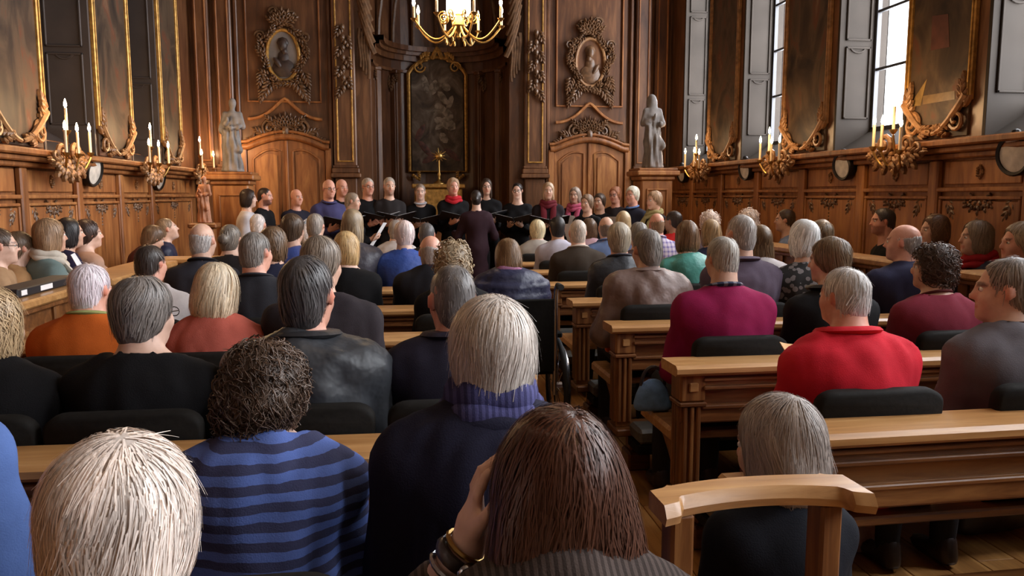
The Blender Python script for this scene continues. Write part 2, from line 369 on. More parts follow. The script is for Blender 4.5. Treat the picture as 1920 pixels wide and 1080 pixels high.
# ------------------------------------------------------------------ implicit surfaces
def v3(*a): return np.array(a, float)
class SDF:
    """smooth union of tapered capsules and ellipsoids; later entries may cut"""
    def __init__(s): s.p = []
    def cap(s, a, b, ra, rb=None, k=0.03, cut=False): s.p.append(('c', v3(*a), v3(*b), ra, ra if rb is None else rb, k, cut)); return s
    def ell(s, c, r, R=None, k=0.03, cut=False): s.p.append(('e', v3(*c), v3(*r), None if R is None else np.asarray(R), None, k, cut)); return s
    def half(s, p, n, k=0.01): s.p.append(('h', v3(*p), v3(*n) / np.linalg.norm(n), 0, 0, k, True)); return s   # cuts away the side n points to
    def bounds(s, pad):
        lo = np.full(3, 9e9); hi = -lo
        for q in s.p:
            if q[6]: continue
            if q[0] == 'c':
                r = max(q[3], q[4]); lo = np.minimum(lo, np.minimum(q[1], q[2]) - r); hi = np.maximum(hi, np.maximum(q[1], q[2]) + r)
            else:
                e = q[2] if q[3] is None else np.sqrt(((q[3] * q[2]) ** 2).sum(1)); lo = np.minimum(lo, q[1] - e); hi = np.maximum(hi, q[1] + e)
        return lo - pad, hi + pad
    @staticmethod
    def dist(q, P):
        if q[0] == 'c':
            ab = q[2] - q[1]; L = ab @ ab + 1e-12; d = P - q[1]
            t = np.clip(d @ ab / L, 0, 1); d = d - t[..., None] * ab
            return np.sqrt((d * d).sum(-1)) - (q[3] + (q[4] - q[3]) * t)
        if q[0] == 'h': return -((P - q[1]) @ q[2])
        d = P - q[1]
        if q[3] is not None: d = d @ q[3]
        e = d / q[2]; k0 = np.sqrt((e * e).sum(-1)); e = e / q[2]; k1 = np.sqrt((e * e).sum(-1)) + 1e-9
        return k0 * (k0 - 1) / k1
    @staticmethod
    def comb(D, d, k, cut):
        if cut:
            d = -d if True else d
            h = np.maximum(k - np.abs(D - d), 0) / k; return np.maximum(D, d) + h * h * k / 4
        h = np.maximum(k - np.abs(D - d), 0) / k; return np.minimum(D, d) - h * h * k / 4
    def eval(s, P):
        D = np.full(P.shape[:-1], 1.0)
        for q in s.p: D = s.comb(D, s.dist(q, P), q[5], q[6])
        return D
    def grid(s, res, lo=None, hi=None):
        l, h = s.bounds(res * 2.2)
        if lo is not None: l = np.maximum(l, lo)
        if hi is not None: h = np.minimum(h, hi)
        n = np.maximum(2, np.ceil((h - l) / res).astype(int) + 1)
        ax = [l[i] + res * np.arange(n[i]) for i in range(3)]
        D = np.full(n, 1.0)
        for q in s.p:
            if q[0] == 'h': a, b = l, h
            elif q[0] == 'c':
                r = max(q[3], q[4]); a, b = np.minimum(q[1], q[2]) - r, np.maximum(q[1], q[2]) + r
            else:
                e = q[2] if q[3] is None else np.sqrt(((q[3] * q[2]) ** 2).sum(1)); a, b = q[1] - e, q[1] + e
            m = q[5] + res * 2.1
            i0 = np.clip(np.floor((a - m - l) / res).astype(int), 0, n); i1 = np.clip(np.ceil((b + m - l) / res).astype(int) + 1, 0, n)
            if (i1 <= i0).any(): continue
            sl = tuple(slice(i0[i], i1[i]) for i in range(3))
            P = np.stack(np.meshgrid(ax[0][sl[0]], ax[1][sl[1]], ax[2][sl[2]], indexing='ij'), -1)
            D[sl] = s.comb(D[sl], s.dist(q, P), q[5], q[6])
        return D, l, res
    def surf(s, res, lo=None, hi=None):
        return surfnet(*s.grid(res, lo, hi))
def surfnet(D, l, res):
    n = np.array(D.shape); cn = n - 1; S = D < 0
    idl, posl, quads = [], [], []
    st = (cn[1] * cn[2], cn[2], 1)
    for a in range(3):
        b, c = (a + 1) % 3, (a + 2) % 3
        s0 = [slice(None)] * 3; s1 = [slice(None)] * 3; s0[a] = slice(0, -1); s1[a] = slice(1, None)
        A, B = S[tuple(s0)], S[tuple(s1)]
        I = np.argwhere(A != B)
        if len(I) == 0: continue
        d0 = D[tuple(s0)][tuple(I.T)]; d1 = D[tuple(s1)][tuple(I.T)]
        p = I.astype(float); p[:, a] += d0 / (d0 - d1)
        fl = A[tuple(I.T)]
        ok = (I[:, b] >= 1) & (I[:, b] < cn[b]) & (I[:, c] >= 1) & (I[:, c] < cn[c])
        cid = []
        for ob, oc in ((-1, -1), (0, -1), (0, 0), (-1, 0)):
            J = I.copy(); J[:, b] += ob; J[:, c] += oc
            g = (J[:, b] >= 0) & (J[:, b] < cn[b]) & (J[:, c] >= 0) & (J[:, c] < cn[c])
            k = J @ np.array(st); idl.append(k[g]); posl.append(p[g]); cid.append(k)
        Q = np.stack(cid, 1)[ok]; f2 = fl[ok]
        Q[~f2] = Q[~f2][:, ::-1]; quads.append(Q)
    ids = np.concatenate(idl); pos = np.concatenate(posl)
    u, inv = np.unique(ids, return_inverse=True)
    cnt = np.bincount(inv); V = np.stack([np.bincount(inv, pos[:, i]) / cnt for i in range(3)], 1)
    Q = np.searchsorted(u, np.concatenate(quads))
    return l + V * res, Q
def vnormals(V, Q):
    n = np.cross(V[Q[:, 2]] - V[Q[:, 0]], V[Q[:, 3]] - V[Q[:, 1]])
    out = np.zeros_like(V)
    for i in range(4):
        for k in range(3): out[:, k] += np.bincount(Q[:, i], n[:, k], len(V))
    return out / (np.linalg.norm(out, axis=1)[:, None] + 1e-12)
def waves(V, n, freq, rng, stretch=(1, 1, 1)):
    o = np.zeros(len(V)); W = V * np.array(stretch)
    for i in range(n):
        d = rng.normal(size=3); d /= np.linalg.norm(d); o += np.sin(W @ d * freq * rng.uniform(0.6, 1.6) + rng.uniform(0, 6.3) + 1.5 * np.sin(W @ rng.normal(size=3) * freq * 0.4))
    return o / n
def folds(V, Q, amp, freq, rng, stretch=(1, 1, 1), sharp=True):
    if amp <= 0: return V
    w = waves(V, 5, freq, rng, stretch)
    if sharp: w = 0.6 * w + 0.8 * (np.abs(waves(V, 3, freq * 0.8, rng, stretch)) - 0.4)
    return V + vnormals(V, Q) * (w * amp)[:, None]
def npmesh(name, V, Q, tint=None):
    """quads (last index may repeat for triangles) to a smooth mesh"""
    me = bpy.data.meshes.new(name)
    me.vertices.add(len(V)); me.vertices.foreach_set('co', np.ascontiguousarray(V, np.float32).ravel())
    me.loops.add(len(Q) * 4); me.loops.foreach_set('vertex_index', np.ascontiguousarray(Q, np.int32).ravel())
    me.polygons.add(len(Q)); me.polygons.foreach_set('loop_start', np.arange(len(Q), dtype=np.int32) * 4)
    me.polygons.foreach_set('use_smooth', np.ones(len(Q), bool)); me.update(calc_edges=True)
    if tint is not None:
        at = me.color_attributes.new('tint', 'FLOAT_COLOR', 'POINT')
        t = np.ones((len(V), 4), np.float32); t[:, :3] = tint if tint.ndim == 2 else tint[:, None]
        at.data.foreach_set('color', t.ravel())
    return me
def joinvq(parts):
    Vs, Qs, o = [], [], 0
    for V, Q in parts: Vs.append(V); Qs.append(Q + o); o += len(V)
    return np.concatenate(Vs), np.concatenate(Qs)
# ------------------------------------------------------------------ heads, hands, hair (head frame: origin mid-head, +Y is the face)
def head_prims(S, T, hs, woman, ears=True, beard=False):
    """T maps head coordinates to person coordinates (3x3, origin)"""
    R, o = T
    P = lambda *a: R @ (v3(*a) * hs) + o
    E = lambda c, r, k, Rl=None, cut=False: S.ell(P(*c), v3(*r) * hs, R if Rl is None else R @ Rl, k * hs, cut)
    C = lambda a, b, ra, rb, k: S.cap(P(*a), P(*b), ra * hs, rb * hs, k * hs)
    j = 0.92 if woman else 1.0
    E((0, -.012, .032), (.071, .094, .084), .03)
    E((0, .030, -.025), (.060 * j, .066, .088), .03)
    E((0, .040, -.078), (.046 * j, .048, .040), .03)
    E((0, .078, -.096), (.018, .018, .017), .02)
    for s in (-1, 1):
        E((s * .040, .062, -.030), (.022, .022, .026), .02)
        E((s * .031, .098, .004), (.018, .015, .011), .010, None, True)
        C((s * .012, .091, .021), (s * .045, .078, .022), .008 if woman else .010, .006, .012)
        if ears: E((s * .076, -.004, -.004), (.008, .019, .031), .008, rotm('z', s * -.35))
    C((0, .094, .010), (0, .111, -.026), .007, .011, .012)
    for s in (-1, 1): E((s * .010, .102, -.028), (.008, .010, .007), .006)
    C((-.017, .089, -.057), (.017, .089, -.057), .0075, .0075, .006)
    C((-.014, .088, -.068), (.014, .088, -.068), .0075, .0075, .006)
def head_tint(V, T, hs, woman, browc):
    R, o = T
    L = (V - o) @ R / hs; t = np.ones((len(V), 3))
    x, y, z = L.T
    front = y > .055
    lip = front & (np.abs(z + .062) < .011) & (np.abs(x) < .026)
    t[lip] = (0.86, 0.52, 0.50) if woman else (0.84, 0.62, 0.60)
    brow = front & (np.abs(z - .024) < .006) & (np.abs(x) > .010) & (np.abs(x) < .050)
    t[brow] = browc
    nose = front & (np.abs(x) < .02) & (z < -.01) & (z > -.045)
    t[nose] = (1.0, 0.86, 0.82)
    ear = (np.abs(x) > .073) & (np.abs(z) < .04)
    t[ear] = (1.0, 0.74, 0.68)
    return t
def hand_vq(w, d, up, side, sc=1.0, curl=0.6, res=0.007, fore=None):
    """w wrist, d along the hand, up = back of the hand, side=+1 when the thumb lies on d x up side"""
    d = v3(*d) / np.linalg.norm(d); up = v3(*up) - d * (v3(*up) @ d); up /= np.linalg.norm(up); s = np.cross(d, up) * side
    S = SDF(); F = np.stack([s, d, up], 1)
    P = lambda a, b, c: w + (s * a + d * b + up * c) * sc
    S.cap(P(0, -.03, 0), P(0, .03, 0), .026 * sc, .028 * sc, .01)
    if fore is not None: S.cap(w, w + fore / np.linalg.norm(fore) * .15 * sc, .026 * sc, .036 * sc, .015)
    S.ell(P(0, .05, 0), v3(.040, .048, .015) * sc, F, .015)
    for i, (x, L) in enumerate(((.030, .070), (.010, .080), (-.011, .075), (-.030, .058))):
        a = P(x, .085, .002); b = a + (d * cos(curl * .5) - up * sin(curl * .5)) * L * .5 * sc
        c = b + (d * cos(curl * 1.5) - up * sin(curl * 1.5)) * L * .5 * sc
        S.cap(a, b, .0095 * sc, .0088 * sc, .004); S.cap(b, c, .0088 * sc, .0075 * sc, .003)
    a = P(.032, .030, -.004); b = P(.058, .062, -.014); c = P(.060, .092, -.026)
    S.cap(a, b, .013 * sc, .011 * sc, .01); S.cap(b, c, .0105 * sc, .0085 * sc, .004)
    return S.surf(res)
def hair_sdf(style, hs, low_cut=True):
    S = SDF(); q = lambda c, r, k=.03, cut=False, R=None: S.ell(v3(*c) * hs, v3(*r) * hs, R, k * hs, cut)
    t = {'short': .006, 'crop': .003, 'bob': .011, 'long': .011, 'curly': .019, 'wavy': .014, 'bun': .008, 'fringe': .0035, 'thin': .003, 'full': .011, 'tied': .006, 'mane': .014}[style]
    q((0, -.012, .032), (.071 + t, .094 + t, .084 + t * 1.1), .02)
    if style in ('short', 'crop', 'fringe', 'thin', 'bun', 'tied', 'full', 'curly'):
        q((0, -.045, -.030), (.058 + t, .055 + t, .060), .03); q((0, -.050, -.070), (.046 + t, .036 + t, .060), .03)
    if style == 'full':
        q((0, -.030, .038), (.078, .090, .084), .03)
        for s in (-1, 1): q((s * .064, -.020, -.010), (.018, .045, .045), .02)
    if style == 'curly':
        for s in (-1, 1): q((s * .058, -.020, -.020), (.034, .062, .058), .03)
        q((0, -.060, -.040), (.075, .050, .060), .03)
    if style in ('bob', 'wavy'):
        for s in (-1, 1): q((s * .060, -.012, -.045), (.024, .062, .080), .03)
        q((0, -.055, -.050), (.082, .055, .085), .03)
    if style == 'long':
        for s in (-1, 1): q((s * .060, -.010, -.090), (.024, .052, .130), .03)
        q((0, -.062, -.110), (.088, .045, .150), .03)
    if style == 'mane':
        for s in (-1, 1): q((s * .060, -.010, -.060), (.036, .062, .105), .04); q((s * .072, -.020, -.125), (.034, .055, .080), .04)
        q((0, -.062, -.080), (.098, .052, .140), .04)
    if style == 'bun': q((0, -.135, .010), (.042, .036, .042), .01)
    if style == 'tied': q((0, -.120, -.015), (.026, .030, .034), .015)
    # the face stays open
    w = .098 if style in ('short', 'crop', 'thin', 'full', 'curly', 'bun', 'tied') else .070
    if style not in ('fringe',):
        q((0, .120, -.040 if style != 'thin' else -.02), (w, .088 if style != 'thin' else .10, .140 if style != 'thin' else .14), .012, True)
    if style in ('short', 'crop', 'fringe', 'thin', 'bun', 'tied'):
        for s in (-1, 1): q((s * .090, .030, -.040), (.030, .050, .062), .012, True)
    if style == 'full':
        for s in (-1, 1): q((s * .090, .035, -.055), (.034, .040, .050), .012, True)
    if style == 'fringe':
        q((0, .010, .085), (.105, .125, .070), .012, True)
        S.half(v3(0, .035, 0) * hs, (0, 1, 0.1))
    if style in ('bob', 'wavy', 'long', 'mane') or not low_cut: return S
    low = LOW[style]
    S.half(v3(0, 0, low) * hs, (0, .45, -1), .012)
    return S
if True:
    LOW = {'short': -.105, 'crop': -.095, 'fringe': -.100, 'thin': -.095, 'bun': -.085, 'tied': -.085, 'full': -.110, 'curly': -.085, 'bob': -.115, 'wavy': -.125, 'long': -.235, 'mane': -.21}
def make_hair(style, hs, q, rng, messy=1.0):
    """returns V, Q, tint in head coordinates: a shaped cap plus combed strand ribbons"""
    S = hair_sdf(style, hs); S2 = hair_sdf(style, hs, False)
    V, Q = S.surf({0: .0135, 1: .011, 2: .0080}[q])
    cur = style in ('curly',); wav = style in ('wavy', 'curly', 'mane')
    amp = {'curly': .007, 'wavy': .006, 'long': .005, 'mane': .007, 'bob': .004, 'full': .006}.get(style, .0038) * messy
    V = folds(V, Q, amp, 170 if cur else 110 if wav else 60, rng, (1, 1, .35 if not cur else 1), False)
    tint = 0.66 + 0.14 * waves(V, 4, 130, rng, (1, 1, .25))  # cap kept darker: shade between the strands put into the tint
    n = {0: 240, 1: 1000, 2: 6000}[q]
    if style in ('fringe', 'thin', 'crop'): n = int(n * .6)
    st = {0: 4, 1: 6, 2: 8}[q]
    wd = {0: .0036, 1: .0020, 2: .00115}[q] * hs
    L = {'crop': .03, 'short': .07, 'fringe': .035, 'thin': .04, 'full': .10, 'bun': .10, 'tied': .10, 'curly': .09, 'bob': .17, 'wavy': .18, 'long': .28, 'mane': .26}[style] * hs
    i = rng.integers(0, len(V), n); P = V[i] + rng.normal(size=(n, 3)) * .004
    crown = v3(.012, -.055, .115) * hs
    lift0 = rng.uniform(-.001, .0035, n) * (3.2 if cur else 1.6 if wav else 1)
    fly = np.where(rng.random(n) < ((.03 if q == 2 else .10) * messy), rng.uniform(.003, .012, n), 0) * messy
    LL = L * rng.uniform(.5, 1.1, n); ph = rng.uniform(0, 6.3, n); sw = rng.normal(size=(n, 3)) * .07 * messy + np.stack([waves(P, 3, 38, rng) for _ in range(3)], 1) * .55 * messy; dead = np.zeros(n, bool); zend = (LOW[style] - rng.uniform(-.006, .018, n) - (.06 if style in ('bob', 'wavy', 'long', 'mane') else .045 * 0)) * hs
    lift0 = lift0 + np.clip(S2.eval(V[i]), 0, .02)
    fcx = v3(.098 if style in ('short', 'crop', 'thin', 'full', 'curly', 'bun', 'tied') else .070, .088, .140) * hs
    pts, nrm = [], []
    e = .003
    def grad(P):
        g = np.stack([S2.eval(P + v) - S2.eval(P - v) for v in (v3(e, 0, 0), v3(0, e, 0), v3(0, 0, e))], 1)
        return g / (np.linalg.norm(g, axis=1)[:, None] + 1e-9)
    for k in range(st):
        g = grad(P); d = S2.eval(P); f = k / (st - 1)
        dead |= ((np.abs(d) > (.03 if wav else .012)) | (P[:, 2] + .45 * P[:, 1] * (P[:, 1] > -.09) < zend) | ((((P - v3(0, .120, -.040) * hs) / fcx) ** 2).sum(1) < 1.0)) & (k > 0)
        Pn = P - g * (np.clip(d, -.03, .03) - lift0 - fly * f * f)[:, None]
        P = np.where(dead[:, None], pts[-1] if pts else Pn, Pn)
        pts.append(P.copy()); nrm.append(g)
        flow = (P - crown); flow /= np.linalg.norm(flow, axis=1)[:, None] + 1e-9
        flow = flow * .8 + v3(0, -.15, -.75) + sw
        if wav: flow = flow + (1.5 if cur else .3 if style == 'mane' else .8) * np.stack([np.sin(ph + k * 1.5), np.cos(ph + k * 1.3), .5 * np.sin(ph * 2 + k)], 1)
        t = flow - g * (flow * g).sum(1)[:, None]; t /= np.linalg.norm(t, axis=1)[:, None] + 1e-9
        P = P + t * (LL / (st - 1) * ~dead)[:, None]
    pts = np.stack(pts, 1); nrm = np.stack(nrm, 1)
    tan_ = np.gradient(pts, axis=1); sd = np.cross(tan_, nrm); sd /= np.linalg.norm(sd, axis=2)[:, :, None] + 1e-9
    taper = np.linspace(1, .35, st)[None, :, None] * wd
    A = (pts + sd * taper).reshape(-1, 3); B = (pts - sd * taper).reshape(-1, 3)
    base = np.arange(n)[:, None] * st + np.arange(st - 1)[None, :]
    m = n * st; RQ = np.stack([base, base + 1, base + 1 + m, base + m], -1).reshape(-1, 4)
    rt = np.repeat(rng.uniform(.80, 1.22, n) * (1 + .26 * waves(V[i], 4, 90, rng, (1, 1, .5))), st); rt = np.concatenate([rt, rt])
    lst = [(V, Q), (np.concatenate([A, B]), RQ)]; tl = [tint, rt]
    if cur:      # real curls: short coiled locks all over the head
        m = {0: 170, 1: 520, 2: 1150}[q]; j = rng.integers(0, len(V), m); P = V[j]; g = grad(P)
        keep = (((P - v3(0, .120, -.040) * hs) / fcx) ** 2).sum(1) > 1.08; P, g = P[keep], g[keep]; m = len(P)
        fl = P - crown; fl /= np.linalg.norm(fl, axis=1)[:, None] + 1e-9; fl = fl * .8 + v3(0, -.1, -.6) + rng.normal(size=(m, 3)) * .5
        t = fl - g * (fl * g).sum(1)[:, None]; t /= np.linalg.norm(t, axis=1)[:, None] + 1e-9; b = np.cross(g, t)
        K, SD = 8, 3; f = np.linspace(0, 1, K)[None, :, None]; r = (rng.uniform(.005, .013, m) * hs)[:, None, None]; p0 = rng.uniform(0, 6.3, m)[:, None, None]; LN = (rng.uniform(.035, .07, m) * hs)[:, None, None]
        a = p0 + f * 2 * pi * 1.05
        C = P[:, None] + g[:, None] * (.003 + r * (1 + np.cos(a))) * (1 - .3 * f) + b[:, None] * r * np.sin(a) * 1.3 + t[:, None] * LN * f
        T_ = np.gradient(C, axis=1); T_ /= np.linalg.norm(T_, axis=2)[:, :, None] + 1e-9
        n1 = np.cross(T_, np.broadcast_to(g[:, None], C.shape)); n1 /= np.linalg.norm(n1, axis=2)[:, :, None] + 1e-9; n2 = np.cross(T_, n1)
        rad = ((.0042, .0034, .0024)[q] * hs) * (1.1 - .7 * f)
        RV = np.stack([C + n1 * rad * cos(q_) + n2 * rad * sin(q_) for q_ in np.arange(SD) * 2 * pi / SD], 2)
        id0 = (np.arange(m)[:, None, None] * K + np.arange(K - 1)[None, :, None]) * SD + np.arange(SD)[None, None, :]
        id1 = (np.arange(m)[:, None, None] * K + np.arange(K - 1)[None, :, None]) * SD + (np.arange(SD)[None, None, :] + 1) % SD
        CQ = np.stack([id0, id1, id1 + SD, id0 + SD], -1).reshape(-1, 4)
        lst.append((RV.reshape(-1, 3), CQ)); tl.append(np.repeat(rng.uniform(.75, 1.3, m), K * SD))
    V2, Q2 = joinvq(lst)
    return V2, Q2, np.concatenate(tl)
# ------------------------------------------------------------------ a person
SKIN = {'p': (.66, .40, .29), 'r': (.70, .35, .25), 't': (.50, .28, .18), 'l': (.74, .48, .37), 'd': (.42, .23, .15)}
STATS = []
def person(u, v, Y, label, pose='sit', yaw=0, hy=0, hp=0, hr=0, lean=6, hair=('short', (.3, .3, .3)), top=('sweater', (.2, .2, .2), 'knit'), bottom=(.03, .03, .035), skin='p', w=1.0, q=0,
           woman=False, hs=1.0, arms='lap', neck='crew', extra=(), messy=1.0, group=None, seed=None, slump=0.0, bulk=.014, fold=.006, shrug=0.0, sc=1.0, hz=.57):
    rng = np.random.default_rng(seed if seed is not None else int(abs(u) * 31 + v))
    hw = on_y(u, v, Y); ya = radians(yaw)
    stand = pose == 'stand'; w = (.94 + (w - 1) * .6) * .87; hs = hs * .885
    hz, ts = (.92, 1.0) if stand else (hz / sc, 1.0)
    s = sc
    # spine
    def spine(ts):
        p = v3(0, 0, hz); out = [p]; ang = [0.35, 0.9, 1.15, 1.0]
        for dz, a in zip((.162, .162, .172, .188), ang):
            t = radians(lean) * a; p = p + v3(0, sin(t), cos(t)) * dz * ts; out.append(p)
        return out
    if stand:
        s = hw[2] / spine(1.0)[4][2]; 
    else:
        for _ in range(6):
            ts *= (hw[2] / sc - hz) / (spine(ts)[4][2] - hz)
    sp = spine(ts)
    pel, wai, che, nek, hed = [p * s for p in sp]
    hd = hed + v3(0, .012, 0) * s
    STATS.append((label[:34], round(s, 2), round(ts, 2), round(float(hw[0]), 2), round(float(Y), 2), round(float(hw[2]), 2)))
    tsr = s * (0.5 + 0.5 * min(ts, 1.1)) if not stand else s
    B = lambda x, y, z: v3(x, y, z) * s
    RH = rotm('z', radians(hy)) @ rotm('x', radians(-hp)) @ rotm('y', radians(hr)); T = (RH, hd); hsz = hs * s
    Rs = rotm('x', -radians(lean))
    sh = [nek + Rs @ B(sd * .165 * w, -.005, -.062 + shrug) for sd in (-1, 1)]
    hip = [pel + B(sd * .09, 0, -.02) for sd in (-1, 1)]
    if stand:
        knee = [B(sd * .095, .015, .48) for sd in (-1, 1)]; ank = [B(sd * .10, -.02, .085) for sd in (-1, 1)]
    else:
        knee = [pel + B(sd * .115, .42, .0) for sd in (-1, 1)]; ank = [v3(sd * .12, .44 * s, .085) for sd in (-1, 1)]
    # arms: elbow, wrist, hand direction, back of hand
    el, wr, hdir, hup = [], [], [], []
    for i, sd in enumerate((-1, 1)):
        mode = arms[i] if isinstance(arms, (tuple, list)) else arms
        if mode == 'lap':
            e = sh[i] + B(sd * .042, .05, -.26); wv = pel + B(sd * .07, .30, .10); dd, uu = (-sd * .5, .8, -.2), (0, .2, 1)
        elif mode == 'wide':
            e = sh[i] + B(sd * .085, .02, -.24); wv = pel + B(sd * .12, .30, .10); dd, uu = (-sd * .5, .8, -.2), (0, .2, 1)
        elif mode == 'folder':
            e = sh[i] + B(sd * .030, .03, -.27); wv = e + B(-sd * .085, .21, .07); dd, uu = (-sd * .35, .9, .25), (sd * .6, -.2, -.7)
        elif mode == 'down':
            e = sh[i] + B(sd * .06, -.03, -.28); wv = e + B(-sd * .01, .06, -.24); dd, uu = (0, .15, -1), (sd, 0, 0)
        elif mode == 'conduct':
            e = sh[i] + B(sd * .10, .05, -.25); wv = e + B(sd * .03, .22, .04); dd, uu = (-sd * .1, 1, .1), (0, -.1, 1)
        elif mode == 'cheek':
            e = sh[i] + B(sd * .13, .17, -.13); wv = hd + RH @ B(sd * .125, .075, -.085); dd, uu = RH @ v3(-sd * .18, -.02, 1), RH @ v3(sd * 1, .1, 0)
        elif mode == 'forward':
            e = sh[i] + B(sd * .07, .12, -.22); wv = e + B(-sd * .06, .22, .06); dd, uu = (-sd * .5, .8, 0), (0, .1, 1)
        el.append(e); wr.append(wv); hdir.append(v3(*dd)); hup.append(v3(*uu))
    def trunk(S, off, arm=True, low=True):
        k = .05 * s
        if low: S.ell(pel + B(0, -.01, .03), (B(.172 * w, .122, .13) + off), None, k)
        S.ell(wai + B(0, 0, .0), B(.150 * w, .110, .15) + off, Rs, k)
        S.ell(che + B(0, -.005, .02), B(.170 * w, .118, .17) + off, Rs, k)
        S.cap(sh[0], sh[1], .046 * s + off, None, k)
        for i in range(2):
            S.cap(nek + Rs @ B(0, -.012, .012), sh[i] + Rs @ B(0, 0, .01), .042 * s + off * .5, .044 * s + off * .8, .05 * s)
            S.ell(sh[i] * .62 + che * .38 + Rs @ B(0, -.025, 0), B(.072, .068, .085) + off * .5, Rs, k)
        if woman:
            for sd in (-1, 1): S.ell(che + Rs @ B(sd * .075, .085, .005), B(.065, .055, .065) + off, Rs, .03)
        if arm:
            for i in range(2):
                S.cap(sh[i], el[i], .048 * s + off, .042 * s + off, .03 * s); S.cap(el[i], wr[i] if off < 0 else el[i] + (wr[i] - el[i]) * (.58 if 'watch' in extra else .84), .042 * s + off, (.031 * s if off < 0 else .035 * s) + off, .02 * s)
    def legs(S, off):
        for i in range(2):
            S.cap(hip[i], knee[i], .082 * s + off, .058 * s + off, .03 * s); S.cap(knee[i], ank[i], .056 * s + off, .040 * s + off, .02 * s)
    # ---- skin: one body from one field; the head and the hands are sampled finer
    S = SDF(); trunk(S, -.008); legs(S, -.006)
    S.cap(nek + Rs @ B(0, -.012, -.04), hd + RH @ B(0, -.022, -.055), .060 * s, .054 * s, .03 * s)
    hl = [rotm('z', 0) @ c for c in (B(-.115, -.13, -.30), B(.115, .15, .14))]
    V1, Q1 = S.surf(.040, hi=v3(9, 9, nek[2] - .035 * s))
    head_prims(S, T, hsz, woman, ears=hair[0] not in ('bob', 'long', 'wavy', 'mane') if hair else True)
    V2, Q2 = S.surf({0: .0115, 1: .0105, 2: .0085}[q], lo=v3(-.17 * s, hd[1] - .16 * s, nek[2] - .075 * s), hi=v3(.17 * s, 9 if False else hd[1] + .15 * s, 9))
    parts = [(V1, Q1), (V2, Q2)]
    for i, sd in enumerate((-1, 1)):
        parts.append(hand_vq(wr[i], hdir[i], hup[i], -sd, s * (.95 if woman else 1.05), .9 if arms == 'folder' else .5, .0115 if q == 0 else .0100 if q == 1 else .0070, el[i] - wr[i]))
    V, Q = joinvq(parts)
    bc = (.42, .36, .34) if not hair or sum(hair[1]) > .9 else (.30, .26, .26)
    tn = np.ones((len(V), 3)); tn[len(V1):len(V1) + len(V2)] = head_tint(V2, T, hsz, woman, bc)
    if 'stubble' in extra or 'beard' in extra:
        L = (V2 - hd) @ RH / hsz
        bd = (L[:, 2] < -.045) & (L[:, 1] > .0) & (L[:, 2] > -.13) & ~((np.abs(L[:, 2] + .062) < .008) & (np.abs(L[:, 0]) < .02))
        tn[len(V1):len(V1) + len(V2)][bd] = (.33, .28, .27) if 'beard' in extra else (.62, .58, .57)
    root_loc = hw - rotm('z', ya) @ v3(hd[0], hd[1], 0); root_loc[2] = 0
    root = thing('person', label, 'person', root_loc, ya, group)
    link('body', npmesh('body', V, Q, tn), 'skin', root, color=SKIN[skin])
    # ---- eyes
    for sd in (-1, 1):
        m = MB().ell(RH @ (v3(sd * .031, .0800, .004) * hsz) + hd, v3(.0118, .0118, .0105) * hsz, RH, 8, 6)
        e = m.obj('eye', 'eye_w', root, True)
        MB().ell(RH @ (v3(sd * .031, .0872, .004) * hsz) + hd, v3(.0066, .0052, .0066) * hsz, RH, 8, 5).obj('iris', 'iris', e, True)
    # ---- hair
    if hair:
        if sum(hair[1]) > .45: hair = (hair[0], tuple(min(.9, c * 1.22) for c in hair[1]))
        HV, HQ, HT = make_hair(hair[0], hsz, q, rng, messy)
        HV = HV @ RH.T + hd
        link('hair', npmesh('hair', HV, HQ, HT), 'hair', root, color=hair[1])
    # ---- clothes
    res = {0: .023, 1: .0175, 2: .0125}[q]
    kind, tc, tm = top
    G = SDF(); trunk(G, bulk, low=True)
    if kind in ('coat', 'tunic', 'dress'): 
        if stand:
            G.cap(pel + B(0, 0, .02), B(0, 0, .62 if kind != 'dress' else .12), .165 * s * w, .19 * s * w if kind != 'dress' else .21 * s, .06)
    if 'hood' in extra: G.ell(nek + Rs @ B(0, -.095, -.045), B(.13, .052, .085), Rs, .03)
    if 'puffer' in extra: pass
    nr = {'crew': (.066, .066, .05), 'scoop': (.105, .085, .06), 'v': (.07, .085, .09), 'high': (.056, .056, .02)}[neck]
    G.ell(nek + Rs @ B(0, .012, .062), B(*nr), Rs, .012, True)
    for i in range(2):
        d = wr[i] - el[i]; d /= np.linalg.norm(d); G.half(wr[i] + d * .012, d, .006) if False else None
    GV, GQ = G.surf(res)
    if 'puffer' in extra:
        GV = GV + vnormals(GV, GQ) * (.012 * np.abs(np.sin(GV[:, 2] * 46)))[:, None]
    GV = folds(GV, GQ, fold * .9, 60, rng, (1, 1.0, .45)); GV = folds(GV, GQ, fold * 1.5, 26 if kind in ('jacket', 'coat', 'hoodie') else 32, rng, (1, 1, .55))
    link(kind, npmesh(kind, GV, GQ), tm, root, color=tc)
    if not (stand and kind == 'dress'):
        Lg = SDF(); Lg.ell(pel + B(0, -.01, .02), B(.165 * w, .118, .12), None, .05); legs(Lg, .010)
        LV, LQ = Lg.surf(.038); link('trousers', npmesh('trousers', folds(LV, LQ, .004, 30, rng), LQ), 'knit', root, color=bottom)
    for i, sd in enumerate((-1, 1)):
        F = SDF(); a = v3(ank[i][0], ank[i][1], 0)
        F.cap(a + B(0, -.035, .040), a + B(0, .05, .045), .036 * s, .036 * s, .02); F.ell(a + B(0, .10, .034), B(.044, .085, .032), None, .02); F.cap(a + B(0, -.02, .05), a + B(0, -.02, .10), .040 * s, .042 * s, .02)
        F.half((0, 0, .004), (0, 0, -1), .004)
        FV, FQ = F.surf(.024); link('shoe', npmesh('shoe', FV, FQ), 'leather', root)
